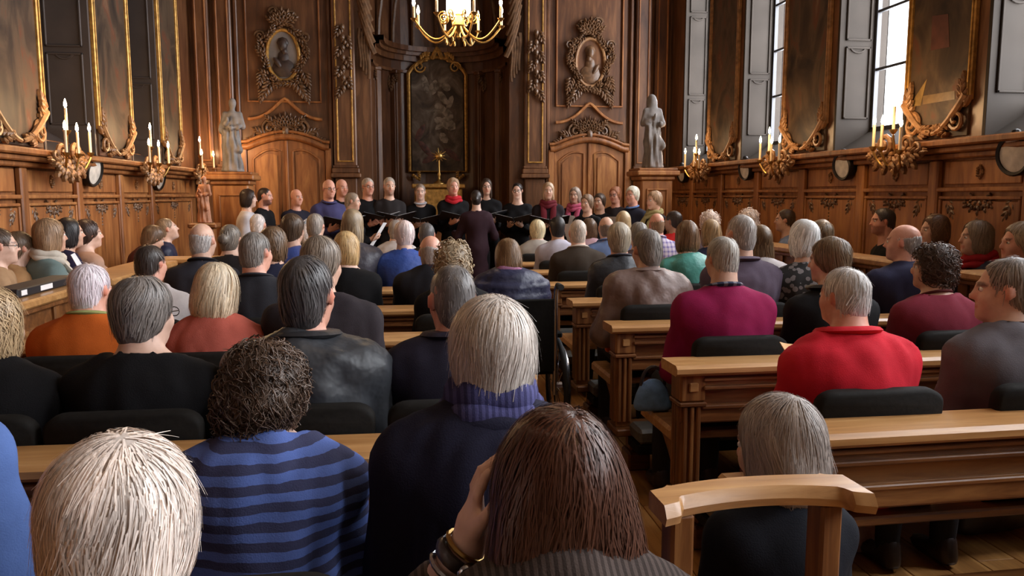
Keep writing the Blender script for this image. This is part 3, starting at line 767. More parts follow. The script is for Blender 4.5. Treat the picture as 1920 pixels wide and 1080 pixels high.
    # ---- things worn
    def ring(c, rx, ry, rt, mat, name, color=None, tilt=lean, flat=1.0, n=26, wob=0.0, rr=8, up=0.0):
        a = np.arange(n) * 2 * pi / n; R = rotm('x', -radians(tilt))
        p = np.stack([rx * np.cos(a), ry * np.sin(a), wob * np.sin(3 * a + 1) + up * np.sin(a)], 1) @ R.T + c
        o = MB().tube(p, rt * (1 + .18 * np.sin(5 * a) * (wob > 0)), rr, True, flat).obj(name, mat, root, True)
        if color is not None: o.color = (*color, 1)
        return o
    for x in extra:
        if isinstance(x, tuple):
            if x[0] == 'collar': ring(nek + Rs @ B(0, .004, .046), .064 * s, .066 * s, .024 * s, x[2] if len(x) > 2 else 'knit', 'collar', x[1], flat=.5, up=-.012)
            if x[0] == 'standcollar':
                ring(nek + Rs @ B(0, 0, .048), .070 * s, .074 * s, .034 * s, x[2] if len(x) > 2 else 'shell', 'collar', x[1], flat=.40)
            if x[0] == 'widecollar':
                C = SDF(); C.ell(nek + Rs @ B(0, -.035, .006), B(.125, .085, .050), Rs @ rotm('x', -.35), .02); C.ell(nek + Rs @ B(0, .02, .05), B(.072, .072, .08), Rs, .01, True)
                CV, CQ = C.surf(.011); link('collar', npmesh('collar', CV, CQ), 'knit', root, color=x[1])
            if x[0] == 'scarf':
                ring(nek + Rs @ B(0, .004, .052), .074 * s, .076 * s, .030 * s, 'knit', 'scarf', x[1], flat=.9, wob=.006, rr=10, up=-.010)
                ring(nek + Rs @ B(0, .012, .022), .086 * s, .090 * s, .028 * s, 'knit', 'scarf_fold', x[1], flat=.8, wob=.008, rr=10, up=-.02)
            if x[0] == 'bigscarf':
                ring(nek + Rs @ B(0, .0, .074), .070 * s, .074 * s, .028 * s, 'vribs', 'scarf', x[1], flat=1.3, wob=.004, rr=12, n=40)
                ring(nek + Rs @ B(0, .004, .036), .084 * s, .088 * s, .030 * s, 'vribs', 'scarf_fold', x[1], flat=1.1, wob=.006, rr=12, n=40)
            if x[0] == 'front_scarf':
                for sd in (-1, 1):
                    p = [nek + Rs @ B(sd * .07, .05, .03), che + Rs @ B(sd * .06, .135, .10), che + Rs @ B(sd * .05, .15, -.02)]
                    o = MB().tube(p, (.025, .036, .03), 8, False, .5).obj('scarf_end', 'knit', root, True); o.color = (*x[1], 1)
            if x[0] == 'lanyard': ring(nek + Rs @ B(0, .0, .036), .066 * s, .072 * s, .006, 'knit', 'cord', x[1], up=-.02, rr=5)
            if x[0] == 'strap':
                p = [sh[1] * .6 + nek * .4 + Rs @ B(0, -.02, .05), che + Rs @ B(.06, -.150, .06), wai + Rs @ B(-.05, -.150, .02)]
                o = MB().tube(p, .013, 6, False, .4).obj('bag_strap', 'knit', root); o.color = (*x[1], 1)
            if x[0] == 'vest':
                pass
        elif x == 'glasses':
            m = MB()
            for sd in (-1, 1):
                a = np.arange(12) * 2 * pi / 12
                m.tube(np.stack([sd * .032 + .021 * np.cos(a), np.full(12, .103), .002 + .016 * np.sin(a)], 1) * hsz, .0018 * hsz, 4, True)
                m.tube(np.array([(sd * .053, .102, .006), (sd * .078, .04, .008), (sd * .080, -.005, .008), (sd * .08, -.02, -.008)]) * hsz, .0019 * hsz, 4)
            m.tube(np.array([(-.011, .104, .006), (0, .108, .008), (.011, .104, .006)]) * hsz, .0018 * hsz, 4)
            m.map(lambda V: V @ RH.T + hd).obj('glasses', 'iron', root)
        elif x == 'watch':
            d = wr[0] - el[0]; d /= np.linalg.norm(d); Fm = frame_to(d)
            for j, (of, rt, mt) in enumerate(((-.030, .0085, 'leather'), (-.056, .0050, 'steel'), (-.010, .0045, 'brass'))):
                a = np.arange(16) * 2 * pi / 16
                MB().tube(wr[0] + d * of + (np.stack([.034 * np.cos(a), .034 * np.sin(a), 0 * a], 1) @ Fm.T), rt, 6, True, 1.4 if j == 0 else 1).obj('watch_strap' if j == 0 else 'bracelet', mt, root, True)
            b = Fm @ v3(-.030, -.022, -.030); MB().lathe([(.016, -.004), (.017, 0), (.015, .005)], 14, wr[0] + b, frame_to(Fm @ v3(-.030, -.022, 0))).obj('watch_case', 'steel', root, True)
    return root, dict(wr=wr, hd=hd, nek=nek, che=che, s=s, loc=root_loc, ya=ya, Rs=Rs, sh=sh)
def to_world(info, p): return info['loc'] + rotm('z', info['ya']) @ p
# ------------------------------------------------------------------ the room
def slab(name, lo, hi, mat): return struct(MB().box(lo, hi).obj(name, mat))
FL = slab('floor', (XL - 1, YF - .3, -.12), (XR + 1, 13.2, -.022), 'panel_d')
pw, pl = .165, 1.45
pm = MB().box((-pw / 2 + .002, -pl / 2 + .002, -.022), (pw / 2 - .002, pl / 2 - .002, 0), .002).mesh('plank')
M['floorw'] = wood('floor_oak', (0.20, 0.082, 0.022), (0.40, 0.185, 0.055), (0.58, 0.30, 0.10), (22, 1.6, 22), 0.30)
pm.materials.append(M['floorw'])
nx = int((XR - XL) / pw) + 1
for i in range(nx):
    for j in range(7):
        o = link('plank', pm, None, FL, (XL + pw * (i + .5), -.2 + pl * (j + .5) + (.5 * pl if i % 2 else 0), 0))
slab('ceiling', (XL - 1, YF - .3, ZC), (XR + 1, 13.2, ZC + .1), 'plaster')
slab('wall_rear', (XL - 1, YF - .3, 0), (XR + 1, YF, ZC), 'plaster')
# ---- ornament helpers (a, b in the wall plane, c out of the wall)
def spiral(m, p, r, turns, a0, dirn, rt=.012, depth=.03, n=20):
    t = np.linspace(0, 1, n); a = a0 + dirn * turns * 2 * pi * t; rr = r * (1 - .82 * t)
    pts = np.stack([p[0] + rr * np.cos(a), p[1] + rr * np.sin(a), depth * (.5 + .5 * t)], 1)
    m.tube(pts, rt * (1.15 - .5 * t), 6); return m
def leaf(m, p, ang, L, W, depth=.03, lobes=5):
    d = np.array([cos(ang), sin(ang)]); s = np.array([-d[1], d[0]])
    for i in range(lobes):
        f = (i + .5) / lobes; sp = (1 - f) * .9
        for sd in ((-1, 1) if i < lobes - 1 else (0,)):
            c = np.array(p) + d * L * f * .8 + s * sd * W * .38 * sp
            a = ang + sd * .75 * (1 - .5 * f)
            R = rotm('z', a)
            m.ell((c[0], c[1], depth * (.55 + .45 * sin(pi * f))), (L * .20, W * .16, depth * .55), R, 6, 4)
    return m
def drop(m, p, h, w, depth=.025):
    """little carved pendant: shell, leaves and a tail of beads"""
    for k in range(-2, 3): leaf(m, (p[0] + k * w * .16, p[1]), -pi / 2 + k * .42, h * (.55 - .07 * abs(k)), w * .3, depth, 3)
    for sd in (-1, 1): spiral(m, (p[0] + sd * w * .36, p[1] + h * .02), w * .16, 1.2, pi / 2, sd, .008, depth, 12)
    for i in range(3): m.ell((p[0], p[1] - h * (.55 + .13 * i), depth * .6), (w * .06, h * .07, depth * .6), None, 6, 4)
    return m
def LW(V): return np.stack([XL + V[:, 2], V[:, 0], V[:, 1]], 1)
def RW(V): return np.stack([XR - V[:, 2], V[:, 0], V[:, 1]], 1)
def BW(V): return np.stack([V[:, 0], YB - V[:, 2], V[:, 1]], 1)
def mould(m, a0, a1, b0, b1, w, d, c0=0.0):
    """rectangular picture-frame moulding"""
    for (x0, x1, y0, y1) in ((a0, a1, b0, b0 + w), (a0, a1, b1 - w, b1), (a0, a0 + w, b0 + w, b1 - w), (a1 - w, a1, b0 + w, b1 - w)):
        m.box((x0, y0, c0), (x1, y1, c0 + d), min(w, d) * .35)
    return m
def side_wall(name, X, sgn, T, wins, dep, led, mat_hi):
    W = struct(MB().box((X - sgn * .0, YF, 0), (X - sgn * .25, YB + .2, led)).obj('wall_' + name, 'panel'))
    edges = sorted(wins); ys = [YF] + [y for e in edges for y in e] + [YB + .2]
    m = MB()
    for i in range(0, len(ys), 2): m.box((X, ys[i], led), (X - sgn * .46, ys[i + 1], ZC))
    for y0, y1 in edges: m.box((X, y0, WZ1), (X - sgn * .46, y1, ZC))
    m.obj('upper_wall', mat_hi, W)
    MB().box((X - sgn * .2, YF, led - .02), (X - sgn * .46, YB + .2, WZ0 - .12)).obj('sill_wall', 'panel', W)
    # ledge: cornice of three mouldings
    m = MB()
    for (z0, z1, d) in ((led - .035, led + .012, .17), (led - .075, led - .035, .125), (led - .115, led - .075, .075)): m.box((YF, z0, 0), (YB - .02, z1, d), .012)
    m.map(T).obj('ledge', 'panel', W)
    m = MB()
    m.box((YF, led - .34, 0), (YB - .02, led - .31, .045), .01).map(T).obj('rail_moulding', 'panel', W)
    MB().box((YF, 0, 0), (YB - .02, .16, .035), .008).map(T).obj('skirting', 'panel', W)
    # wainscot panels between stiles
    cs = sorted([(a + b) / 2 for a, b in edges] + [(edges[i][1] + edges[i + 1][0]) / 2 for i in range(len(edges) - 1)])
    cs = [cs[0] - 1] + cs + [YB - .35]
    for i in range(len(cs) - 1):
        a0, a1 = cs[i] + .06, cs[i + 1] - .06
        MB().box((cs[i] - .05, .16, 0), (cs[i] + .05, led - .115, .05), .012).map(T).obj('stile', 'panel', W)
        if a1 < 2.0: continue
        MB().box((a0 + .03, .22, 0), (a1 - .03, led - .40, .028), .016).map(T).obj('panel', 'panel', W)
        MB().box((a0 + .03, led - .29, 0), (a1 - .03, led - .13, .022), .012).map(T).obj('frieze_panel', 'panel', W)
        mm = mould(MB(), a0 + .005, a1 - .005, .19, led - .37, .022, .04); mm.map(T).obj('panel_moulding', 'panel', W)
        d = MB(); drop(d, ((a0 + a1) / 2, led - .40), .22, .26, .03)
        for e, s2 in ((a0 + .09, 1), (a1 - .09, -1)):
            leaf(d, (e, led - .41), -pi / 2 + s2 * .5, .17, .09, .026, 4); spiral(d, (e + s2 * .03, led - .44), .04, 1.3, pi, s2, .007, .03, 12)
        d.map(T).obj('carving', 'carve', W)
        d = MB(); leaf(d, ((a0 + a1) / 2, led - .21), pi / 2, .06, .08, .03, 3); leaf(d, ((a0 + a1) / 2, led - .21), -pi / 2, .06, .08, .03, 3)
        d.map(T).obj('rosette', 'carve_l', W)
    # windows
    for i, (y0, y1) in enumerate(edges):
        n = i + 1 if name == 'right' else i + 1 + len(WIN_R)
        X2 = X - sgn * dep; rev = 'reveal' if name == 'right' else 'reveal_d'
        win = struct(bpy.data.objects.new('window_%d' % n, None)); COL.objects.link(win)
        # jambs, sill (slopes down into the room), lintel
        for ya, yb in ((y0 - .001, y0 + .03), (y1 - .03, y1 + .001)):
            MB().box((X + sgn * .012, ya, led - .02), (X - sgn * .44, yb, WZ1)).obj('jamb', rev, win)
        if y1 > 2:      # panel mouldings on the jamb that faces the nave's rear
            m = MB(); e0, e1 = X - sgn * .045, X - sgn * (dep - .05)
            for z0, z1 in ((led + .30, led + .92), (led + .97, led + 2.0), (led + 2.05, WZ1 - .1)):
                for (xa, xb, za, zb) in ((e0, e1, z0, z0 + .018), (e0, e1, z1 - .018, z1), (e0, e0 - sgn * .018, z0, z1), (e1, e1 + sgn * .018, z0, z1)):
                    m.box((xa, y1 - .046, za), (xb, y1 - .028, zb), .005)
                cx, cz = (e0 + e1) / 2, z1 - .0
                t = np.linspace(0, pi, 9); m.tube(np.stack([cx + .07 * np.cos(t), np.full(9, y1 - .034), cz - .05 * np.sin(t)], 1), .010, 5)
            m.obj('jamb_moulding', rev, win)
        MB().prism([(X + sgn * .01, led), (X - sgn * .44, led), (X - sgn * .44, WZ0), (X - sgn * (dep - .03), WZ0 - .02)] if sgn > 0 else [(X + sgn * .01, led), (X - sgn * (dep - .03), WZ0 - .02), (X - sgn * .44, WZ0), (X - sgn * .44, led)], 1, y0 + .03, y1 - .03).obj('sill', rev, win)
        m = MB(); fw = .035
        m.box((X2 - .02, y0 + .03, WZ0 - .02), (X2 + .02, y1 - .03, WZ0 + .02)); m.box((X2 - .02, y0 + .03, WZ1 - .05), (X2 + .02, y1 - .03, WZ1))
        for ya in (y0 + .03, y1 - .03 - fw): m.box((X2 - .02, ya, WZ0), (X2 + .02, ya + fw, WZ1))
        m.obj('frame', 'lead', win)
        zs = np.linspace(WZ0 + .02, WZ1 - .05, 7); ym = (y0 + y1) / 2
        for z in zs[1:-1]: MB().box((X2 - .014, y0 + .06, z - .012), (X2 + .014, y1 - .06, z + .012)).obj('glazing_bar', 'lead', win)
        for z0, z1 in zip(zs[:-1], zs[1:]):
            MB().box((X2 - .003, y0 + .062, z0 + .008), (X2 + .003, y1 - .062, z1 - .008)).obj('pane', 'glass' if name == 'right' else 'glass_d', win)
    return W
WL = side_wall('left', XL, 1, LW, WIN_L, DEP_L, LEDGE_L, 'panel_d')
WR = side_wall('right', XR, -1, RW, WIN_R, DEP_R, LEDGE_R, 'panel_d')
# ---- painted panels in gilt frames on the piers
def pier_painting(T, a0, a1, z0, z1, mat, label, gold='gold', left=True):
    root = thing('wall_painting', label, 'painting', tuple(T(np.array([[(a0 + a1) / 2, z0, 0.0]]))[0]))
    o = np.array(root.location)
    def put(m, name, mt): m.map(lambda V: T(V) - o).obj(name, mt, root)
    put(MB().box((a0 + .03, z0 + .02, .0), (a1 - .03, z1, .018)), 'canvas', mat)
    m = MB()
    for a, s2 in ((a0, 1), (a1, -1)):
        m.box((a, z0 + .25, 0), (a + s2 * .034, z1, .04), .01); m.box((a + s2 * .009, z0 + .25, .036), (a + s2 * .022, z1, .052), .005)
    put(m, 'frame_side', gold)
    m = MB(); w = a1 - a0    # foot of the frame: two big scrolls meeting under the picture
    for a, s2 in ((a0, 1), (a1, -1)):
        t = np.linspace(0, 1, 14)
        m.tube(np.stack([a + s2 * (.02 + w * .46 * t), z0 + .05 + .24 * (1 - t) ** 1.6, .05 + 0 * t], 1), .026 * (1.1 - .45 * t), 7)
        spiral(m, (a + s2 * .11, z0 + .13), .085, 1.6, pi / 2, -s2, .016, .06, 20)
        spiral(m, (a + s2 * .06, z0 + .30), .05, 1.3, 0, s2, .012, .06, 16)
        leaf(m, (a + s2 * .05, z0 + .22), pi / 2 - s2 * .1, .26, .10, .05, 5); leaf(m, (a + s2 * .20, z0 + .06), s2 * .2 if s2 > 0 else pi - .2, .2, .10, .05, 5)
    put(m, 'frame_scroll', 'carve_l')
    return root
LP = [(9.48, 10.30), (7.56, 8.51), (5.60, 6.52), (3.60, 4.58)]
for i, (a, b) in enumerate(LP[:3]):
    pier_painting(LW, a + .02, b - .02, LEDGE_L + .02, 5.2, 'paint%d' % i, ['narrow gilt framed dark painting on left wall, farthest, beside the robed statue', 'gilt framed dark painting on left wall between the two dark windows', 'wide gilt framed dark painting at the left edge, nearest'][i])
RP = [(8.55, 9.50), (6.61, 7.56), (4.79, 5.61)]
for i, (a, b) in enumerate(RP):
    pier_painting(RW, a + .10, b - .02, LEDGE_R + .02, 5.2, 'paint%d' % (i + 3), ['dark painting on right wall, farthest, between the first two bright windows', 'dark painting on right wall between the second and third bright windows', 'large dark painting with pale wedge at right of the widest bright window'][i], 'carve_l' if i < 2 else 'gold', False)
# pale wedge and red figure shapes painted on the nearest right canvas: thin raised paint
def paint_patch(poly, name, col):
    M[name] = plain(name, col, .5, 0, 12, .35)
    par = [o for o in bpy.data.objects if o.get('label', '').startswith('large dark painting with pale')][0]
    o = np.array(par.location)
    P = [on_x(u, v, XR - .02) for u, v in poly]
    V = np.array([[p[1], p[2], .0185] for p in P] + [[p[1], p[2], .0205] for p in P]); k = len(P)
    m = MB().add(V, [[i, (i + 1) % k, k + (i + 1) % k, k + i] for i in range(k)] + [list(range(k))[::-1], list(range(k, 2 * k))])
    m.map(lambda V: RW(V) - o).obj('painted_shape', name, par)
paint_patch([(1704, 200), (1738, 148), (1726, 198)], 'ochre_paint', (.20, .12, .035))
paint_patch([(1730, 180), (1790, 170), (1790, 186), (1730, 196)], 'ochre_paint2', (.12, .07, .026))
paint_patch([(1748, 30), (1778, 26), (1780, 88), (1745, 95)], 'red_paint', (.075, .024, .016))
# ------------------------------------------------------------------ altar wall
def bx(u, v=300, Y=YB): return on_y(u, v, Y)[0]
def bz(v, u=822, Y=YB): return on_y(u, v, Y)[2]
NX = 0.94       # half width of the apse opening
BWALL = struct(MB().box((XL - .3, YB, 0), (AX - NX, YB + .25, ZC)).box((AX + NX, YB, 0), (XR + .3, YB + .25, ZC)).obj('wall_back', 'panel_d'))
# apse: curved shell
m = MB(); n = 17; t = np.linspace(0, pi, n)
ring_ = np.stack([AX - (NX + .02) * np.cos(t), YB + .2 + 1.05 * np.sin(t) ** .8], 1)
V = []; F = []
for z in (0, ZC):
    V += [(*p, z) for p in ring_]
for z in (0, ZC):
    V += [(AX - (NX + .14) * cos(a), YB + .2 + 1.2 * sin(a) ** .8, z) for a in t]
for i in range(n - 1): F += [[i, i + 1, n + i + 1, n + i], [2 * n + i, 3 * n + i, 3 * n + i + 1, 2 * n + i + 1]]
struct(MB().add(V, F).obj('wall_apse', 'panel_d'))
ap = bpy.data.objects['wall_apse']
def arcband(z0, z1, d, name, mat, par):
    m = MB()
    pts = np.stack([AX - (NX + .02 - d) * np.cos(t), YB + .2 + (1.05 - d) * np.sin(t) ** .8], 1)
    V = [(*p, z) for z in (z0, z1) for p in pts] + [(*p, z) for z in (z0, z1) for p in ring_]
    F = []
    for i in range(n - 1):
        F += [[i, i + 1, n + i + 1, n + i], [i, i + 1, 2 * n + i + 1, 2 * n + i], [n + i, n + i + 1, 3 * n + i + 1, 3 * n + i]]
    return m.add(V, F).obj(name, mat, par)
zc = bz(92, 822, 11.9)
for z0, z1, d in ((zc - .02, zc + .05, .20), (zc - .07, zc - .02, .14), (zc - .15, zc - .07, .08), (zc - .32, zc - .28, .05)): arcband(z0, z1, d, 'cornice', 'panel_d', ap)
# ribs of the half dome above the cornice
for k in range(1, 8):
    a = pi * k / 8; p0 = v3(AX - (NX - .02) * cos(a), YB + .2 + 1.0 * sin(a) ** .8, zc + .05)
    MB().tube([p0 + (v3(AX, YB + .5, zc + 1.5) - p0) * v3(f ** 2, f ** 2, sin(f * pi / 2)) for f in np.linspace(0, .9, 8)], .03, 6).obj('dome_rib', 'carve', ap, True)
# inner pilasters and vertical panel mouldings in the apse
for sgn in (-1, 1):
    for x, w in ((.62, .075), (.86, .06)):
        a = math.acos(max(-1, min(1, x / NX))); y = YB + .2 + 1.03 * sin(a) ** .8
        xx = AX + sgn * x
        R = rotm('z', sgn * (pi / 2 - a) * .8)
        m = MB().box((-w, -.07, 0), (w, .02, zc - .32), .012); m.box((-w * .6, -.085, .5), (w * .6, -.06, zc - .5), .01)
        m.box((-w * 1.25, -.10, .0), (w * 1.25, .02, .32), .02); m.box((-w * 1.2, -.10, zc - .36), (w * 1.2, .02, zc - .30), .012)
        m.map(lambda V: V @ R.T + v3(xx, y, 0)).obj('inner_pilaster', 'panel_d', ap)
        d = MB(); leaf(d, (0, zc - .42), -pi / 2, .22, .16, .035, 5); leaf(d, (-.05, zc - .38), -pi / 2 - .5, .15, .1, .03, 4); leaf(d, (.05, zc - .38), -pi / 2 + .5, .15, .1, .03, 4)
        d.map(lambda V: np.stack([V[:, 0], -.085 - V[:, 2], V[:, 1]], 1) @ R.T + v3(xx, y, 0)).obj('capital_carving', 'carve', ap)
# altar picture
YA = 12.12
ax0, ax1, az0, az1 = on_y(768, 300, YA)[0], on_y(874, 300, YA)[0], bz(322, 822, YA), bz(140, 822, YA)
AC = (ax0 + ax1) / 2; AW = (ax1 - ax0) / 2
ar = thing('altar_painting', 'large arched altar painting in a thin gilt frame at the apse centre', 'painting', (AC, YA, az0))
def arch_top(w, h, rise, n=13):
    pts = [(-w, 0), (w, 0), (w, h)]
    for f in np.linspace(0, 1, n)[1:-1]:
        x = w * (1 - 2 * f); pts.append((x, h + rise * (math.sin(pi * f) ** .7)))
    pts.append((-w, h)); return pts
MB().prism(arch_top(AW - .04, az1 - az0, .22), 1, -.02, .03).obj('canvas', 'altarp', ar)
op = np.array([(x, -.03, z) for x, z in arch_top(AW, az1 - az0 + .0, .25, 19)])
MB().tube(op, .030, 6, True).obj('frame', 'gold', ar, True)
def fcarve(fn):
    m = MB(); fn(m); m.map(lambda V: np.stack([V[:, 0], -.03 - V[:, 2], V[:, 1]], 1)).obj('frame_carving', 'gold', ar)
for sd in (-1, 1):
    fcarve(lambda m: (leaf(m, (sd * AW * .5, az1 - az0 + .2), pi / 2 + sd * .6, .22, .14, .04, 5), spiral(m, (sd * AW * .62, az1 - az0 + .10), .09, 1.5, 0, sd, .014, .04)))
    fcarve(lambda m: leaf(m, (sd * AW * .8, -.02), -pi / 2 - sd * .5, .16, .16, .04, 4))
fcarve(lambda m: leaf(m, (0, az1 - az0 + .22), pi / 2, .2, .22, .05, 5))
# pale swirling figures on the canvas, painted as flat shapes
rg = np.random.default_rng(5); M['fig'] = painting_mat('painted_figures', [(.35, (.10, .08, .06)), (.5, (.22, .185, .15)), (.65, (.34, .29, .24))], 9.0, 2.0, 1.0)
m = MB()
for i in range(15):
    x, z = rg.uniform(-.5, .5) * AW, rg.uniform(.35, 1.0) * (az1 - az0); m.ell((x, -.022, z), (rg.uniform(.03, .09), .004, rg.uniform(.05, .14)), rotm('y', rg.uniform(-1, 1)), 8, 5)
m.obj('painted_figures', 'fig', ar, True)
M['figr'] = plain('painted_red', (.075, .024, .017), .6, 0, 14, .7)
for x, z, a_ in ((-.62, .40, .5), (-.45, .24, -.7), (-.25, .14, 1.1), (.5, .18, -.9)): MB().ell((x * AW, -.022, z * (az1 - az0)), (.05, .004, .15), rotm('y', a_), 8, 5).obj('painted_drapery', 'figr', ar, True)
# altar with gilt sunburst cross
YT = 11.45
zt = bz(345, 822, YT)
al = thing('altar_table', 'carved wooden altar table behind the choir, under the altar painting', 'altar', (AX - .03, YT, 0))
MB().box((-.62, -.22, 0), (.62, .25, .10), .015).obj('plinth', 'panel_d', al); MB().box((-.55, -.18, .10), (.55, .22, .95), .02).obj('body', 'panel', al); MB().box((-.62, -.24, .95), (.62, .25, 1.02), .02).obj('table_top', 'panel', al)
MB().box((-.34, -.10, 1.02), (.34, .2, zt - .06), .02).obj('tabernacle', 'gold', al); MB().box((-.38, -.13, zt - .06), (.38, .22, zt), .015).obj('tabernacle_cornice', 'gold', al)
sc_ = on_y(823, 293, YT)
sb = thing('sunburst_monstrance', 'gilt sunburst monstrance with rays standing on the tabernacle', 'monstrance', (sc_[0], YT, zt))
h = sc_[2] - zt
MB().lathe([(.09, 0), (.085, .02), (.03, .05), (.018, .10), (.03, .13), (.015, .17), (.012, max(.18, h - .06))], 14).obj('foot', 'brass', sb, True)
MB().lathe([(.035, -.012), (.05, 0), (.035, .012)], 16, (0, 0, h), rotm('x', pi / 2)).obj('disc', 'brass', sb, True)
for k in range(12):
    a = 2 * pi * k / 12 + .1; L = .12 if k % 2 else .085
    MB().tube([v3(.045 * cos(a), 0, h + .045 * sin(a)), v3(L * cos(a), 0, h + L * sin(a))], (.012, .004), 5).obj('ray', 'brass', sb)
# ---- the bays beside the apse, built for the left and mirrored for the right
def bay(sgn, side):
    cx = AX + sgn * 2.07
    def X(dx): return cx - sgn * dx           # dx>0 is towards the outer wall
    par = BWALL
    cm, pmt = ('carve', 'panel_d')
    def put(m, name, mt, p=None, sm=False):
        o = m.map(lambda V: np.stack([cx + sgn * V[:, 0], YB - V[:, 2], V[:, 1]], 1)).obj(name, mt, p or par, sm)
        return o
    H0 = bz(283)
    # tall panel framing
    put(mould(MB(), -.62, .62, .02, ZC - .1, .05, .05), 'bay_moulding', 'panel_d')
    put(mould(MB(), -.48, .48, H0 + .62, ZC - .2, .022, .03), 'bay_inner_moulding', 'panel')
    # ogee moulding over the door crest
    tt = np.linspace(-1, 1, 25); zz = H0 + .40 + .17 * np.exp(-np.abs(tt * 3.2) ** 1.5) + .10 * np.cos(tt * pi / 2) ** 2
    put(MB().tube(np.stack([tt * .48, zz, .03 + 0 * tt], 1), .022, 6), 'ogee_moulding', 'panel', sm=True)
    # door
    d = struct(bpy.data.objects.new('door_%d' % (1 if side == 'left' else 2), None)); COL.objects.link(d)
    w = .50; f = np.linspace(0, 1, 13)
    top = lambda x: H0 - .02 + .14 * cos(x / w * pi / 2)
    for a, b in ((-w, -.01), (.01, w)):
        xs = np.linspace(a, b, 8); poly = [(a, .02), (b, .02)] + [(x, top(x)) for x in xs[::-1]]
        put(MB().prism(poly, 2, 0, .035), 'door_leaf', 'panel', d)
        xs = np.linspace(a + .07, b - .07, 9)
        po = [(a + .07, 1.0), (b - .07, 1.0)] + [(x, top(x) - .14 + .05 * sin((x - a - .07) / (b - a - .14) * pi)) for x in xs[::-1]]
        put(MB().tube(np.array([(x, z, .04) for x, z in po]), .016, 6, True), 'panel_moulding', 'panel', d, True)
        xs2 = np.linspace(a + .11, b - .11, 9); po = [(a + .11, 1.05), (b - .11, 1.05)] + [(x, top(x) - .19 + .05 * sin((x - a - .11) / (b - a - .22) * pi)) for x in xs2[::-1]]
        put(MB().prism(po, 2, .035, .05), 'raised_panel', 'panel', d)
    xs = np.linspace(-w - .06, w + .06, 17)
    put(MB().tube(np.stack([xs, [top(max(-w, min(w, x))) + .05 for x in xs], .05 + 0 * xs], 1), .045, 8), 'door_arch', 'panel', d, True)
    put(MB().tube(np.stack([xs * 1.02, [top(max(-w, min(w, x))) + .12 for x in xs], .05 + 0 * xs], 1), .022, 8), 'arch_bead', 'panel', d, True)
    for a in (-w - .05, w + .05): put(MB().box((a - .04, 0, 0), (a + .04, H0 + .02, .07), .01), 'door_post', 'panel', d)
    put(MB().box((-.02, 0, .03), (.02, top(0), .055), .008), 'meeting_rail', 'panel', d)
    # carved crest over the door
    m = MB(); z = H0 + .18
    for k in range(-4, 5): leaf(m, (k * .022, z + .10), pi / 2 - k * .26, .26 - .018 * abs(k), .085, .05, 4)
    for sd in (-1, 1):
        spiral(m, (sd * .20, z + .10), .11, 1.7, pi / 2, -sd, .020, .06, 24); spiral(m, (sd * .36, z + .02), .085, 1.6, pi / 2, sd, .018, .05, 20); spiral(m, (sd * .10, z + .04), .06, 1.3, 0, sd, .014, .06)
        leaf(m, (sd * .24, z + .0), pi / 2 - sd * 1.1, .26, .12, .05, 5); leaf(m, (sd * .40, z - .04), pi / 2 - sd * 1.75, .18, .10, .045, 4); leaf(m, (sd * .15, z + .16), pi / 2 - sd * .8, .2, .1, .05, 4)
        leaf(m, (sd * .48, z - .08), -pi / 2 + sd * .7, .14, .08, .04, 4)
    m.ell((0, z + .06, .05), (.05, .08, .04))
    put(m, 'door_crest', cm, d)
    # medallion
    cz = bz(105, 547)
    rt = thing('carved_medallion', 'oval carved medallion with a pale-ground bust, left of the apse' if side == 'left' else 'dark oval carved medallion with a bust, right of the apse', 'medallion', (cx, YB, cz))
    def putm(m, name, mt, sm=False): m.map(lambda V: np.stack([V[:, 0] * sgn, -V[:, 2], V[:, 1]], 1)).obj(name, mt, rt, sm)
    a = np.arange(28) * 2 * pi / 28; rx, rz = .205, .325
    putm(MB().prism([(rx * cos(t_), rz * sin(t_)) for t_ in a], 2, 0, .03), 'ground', 'bust_bg' if side == 'left' else 'panel_d')
    putm(MB().tube(np.stack([rx * np.cos(a), rz * np.sin(a), .04 + 0 * a], 1), .024, 7, True), 'oval_frame', 'gold' if side == 'left' else 'carve_l', True)
    m = MB(); m.ell((.0, .13, .045), (.062, .085, .05), None, 10, 7).ell((.0, -.03, .03), (.075, .10, .035), None, 10, 6).ell((0, -.16, .03), (.15, .13, .045), None, 10, 6).ell((.07, -.10, .06), (.035, .09, .03), rotm('z', -.6)).ell((0, .16, .04), (.078, .075, .035)).ell((-.02, .05, .05), (.04, .05, .03))
    putm(m, 'bust', 'bust' if side == 'left' else 'carve', True)
    m = MB(); rg = np.random.default_rng(3)
    for k in range(26):
        t_ = 2 * pi * k / 26; o = 1.17 + .1 * sin(5 * t_)
        leaf(m, (rx * o * cos(t_) * 1.12, rz * o * sin(t_)), t_ + pi / 2 + rg.uniform(-.8, .8), .17, .11, .06, 4)
    for sd in (-1, 1):
        for q_ in (.2, .75): spiral(m, (sd * (rx + .08), rz * q_), .07, 1.5, 0, sd, .016, .07, 18)
        leaf(m, (sd * .17, -rz - .03), -pi / 2 + sd * .5, .30, .16, .06, 5); leaf(m, (sd * .27, -rz - .12), -pi / 2 + sd * .25, .22, .12, .05, 5); leaf(m, (sd * .27, -rz + .1), -pi / 2 + sd * .3, .26, .13, .06, 5)
    for k in range(-3, 4): leaf(m, (k * .025, rz + .08), pi / 2 - k * .33, .25 - .02 * abs(k), .12, .07, 4)
    spiral(m, (.10, rz + .22), .07, 1.4, 0, 1, .018, .07); spiral(m, (-.10, rz + .18), .07, 1.4, pi, -1, .018, .07)
    putm(m, 'carved_foliage', 'carve')
    putm(MB().box((-.11, -rz - .065, .02), (.11, -rz - .02, .07), .012), 'title_band', 'gold' if side == 'left' else 'carve_l')
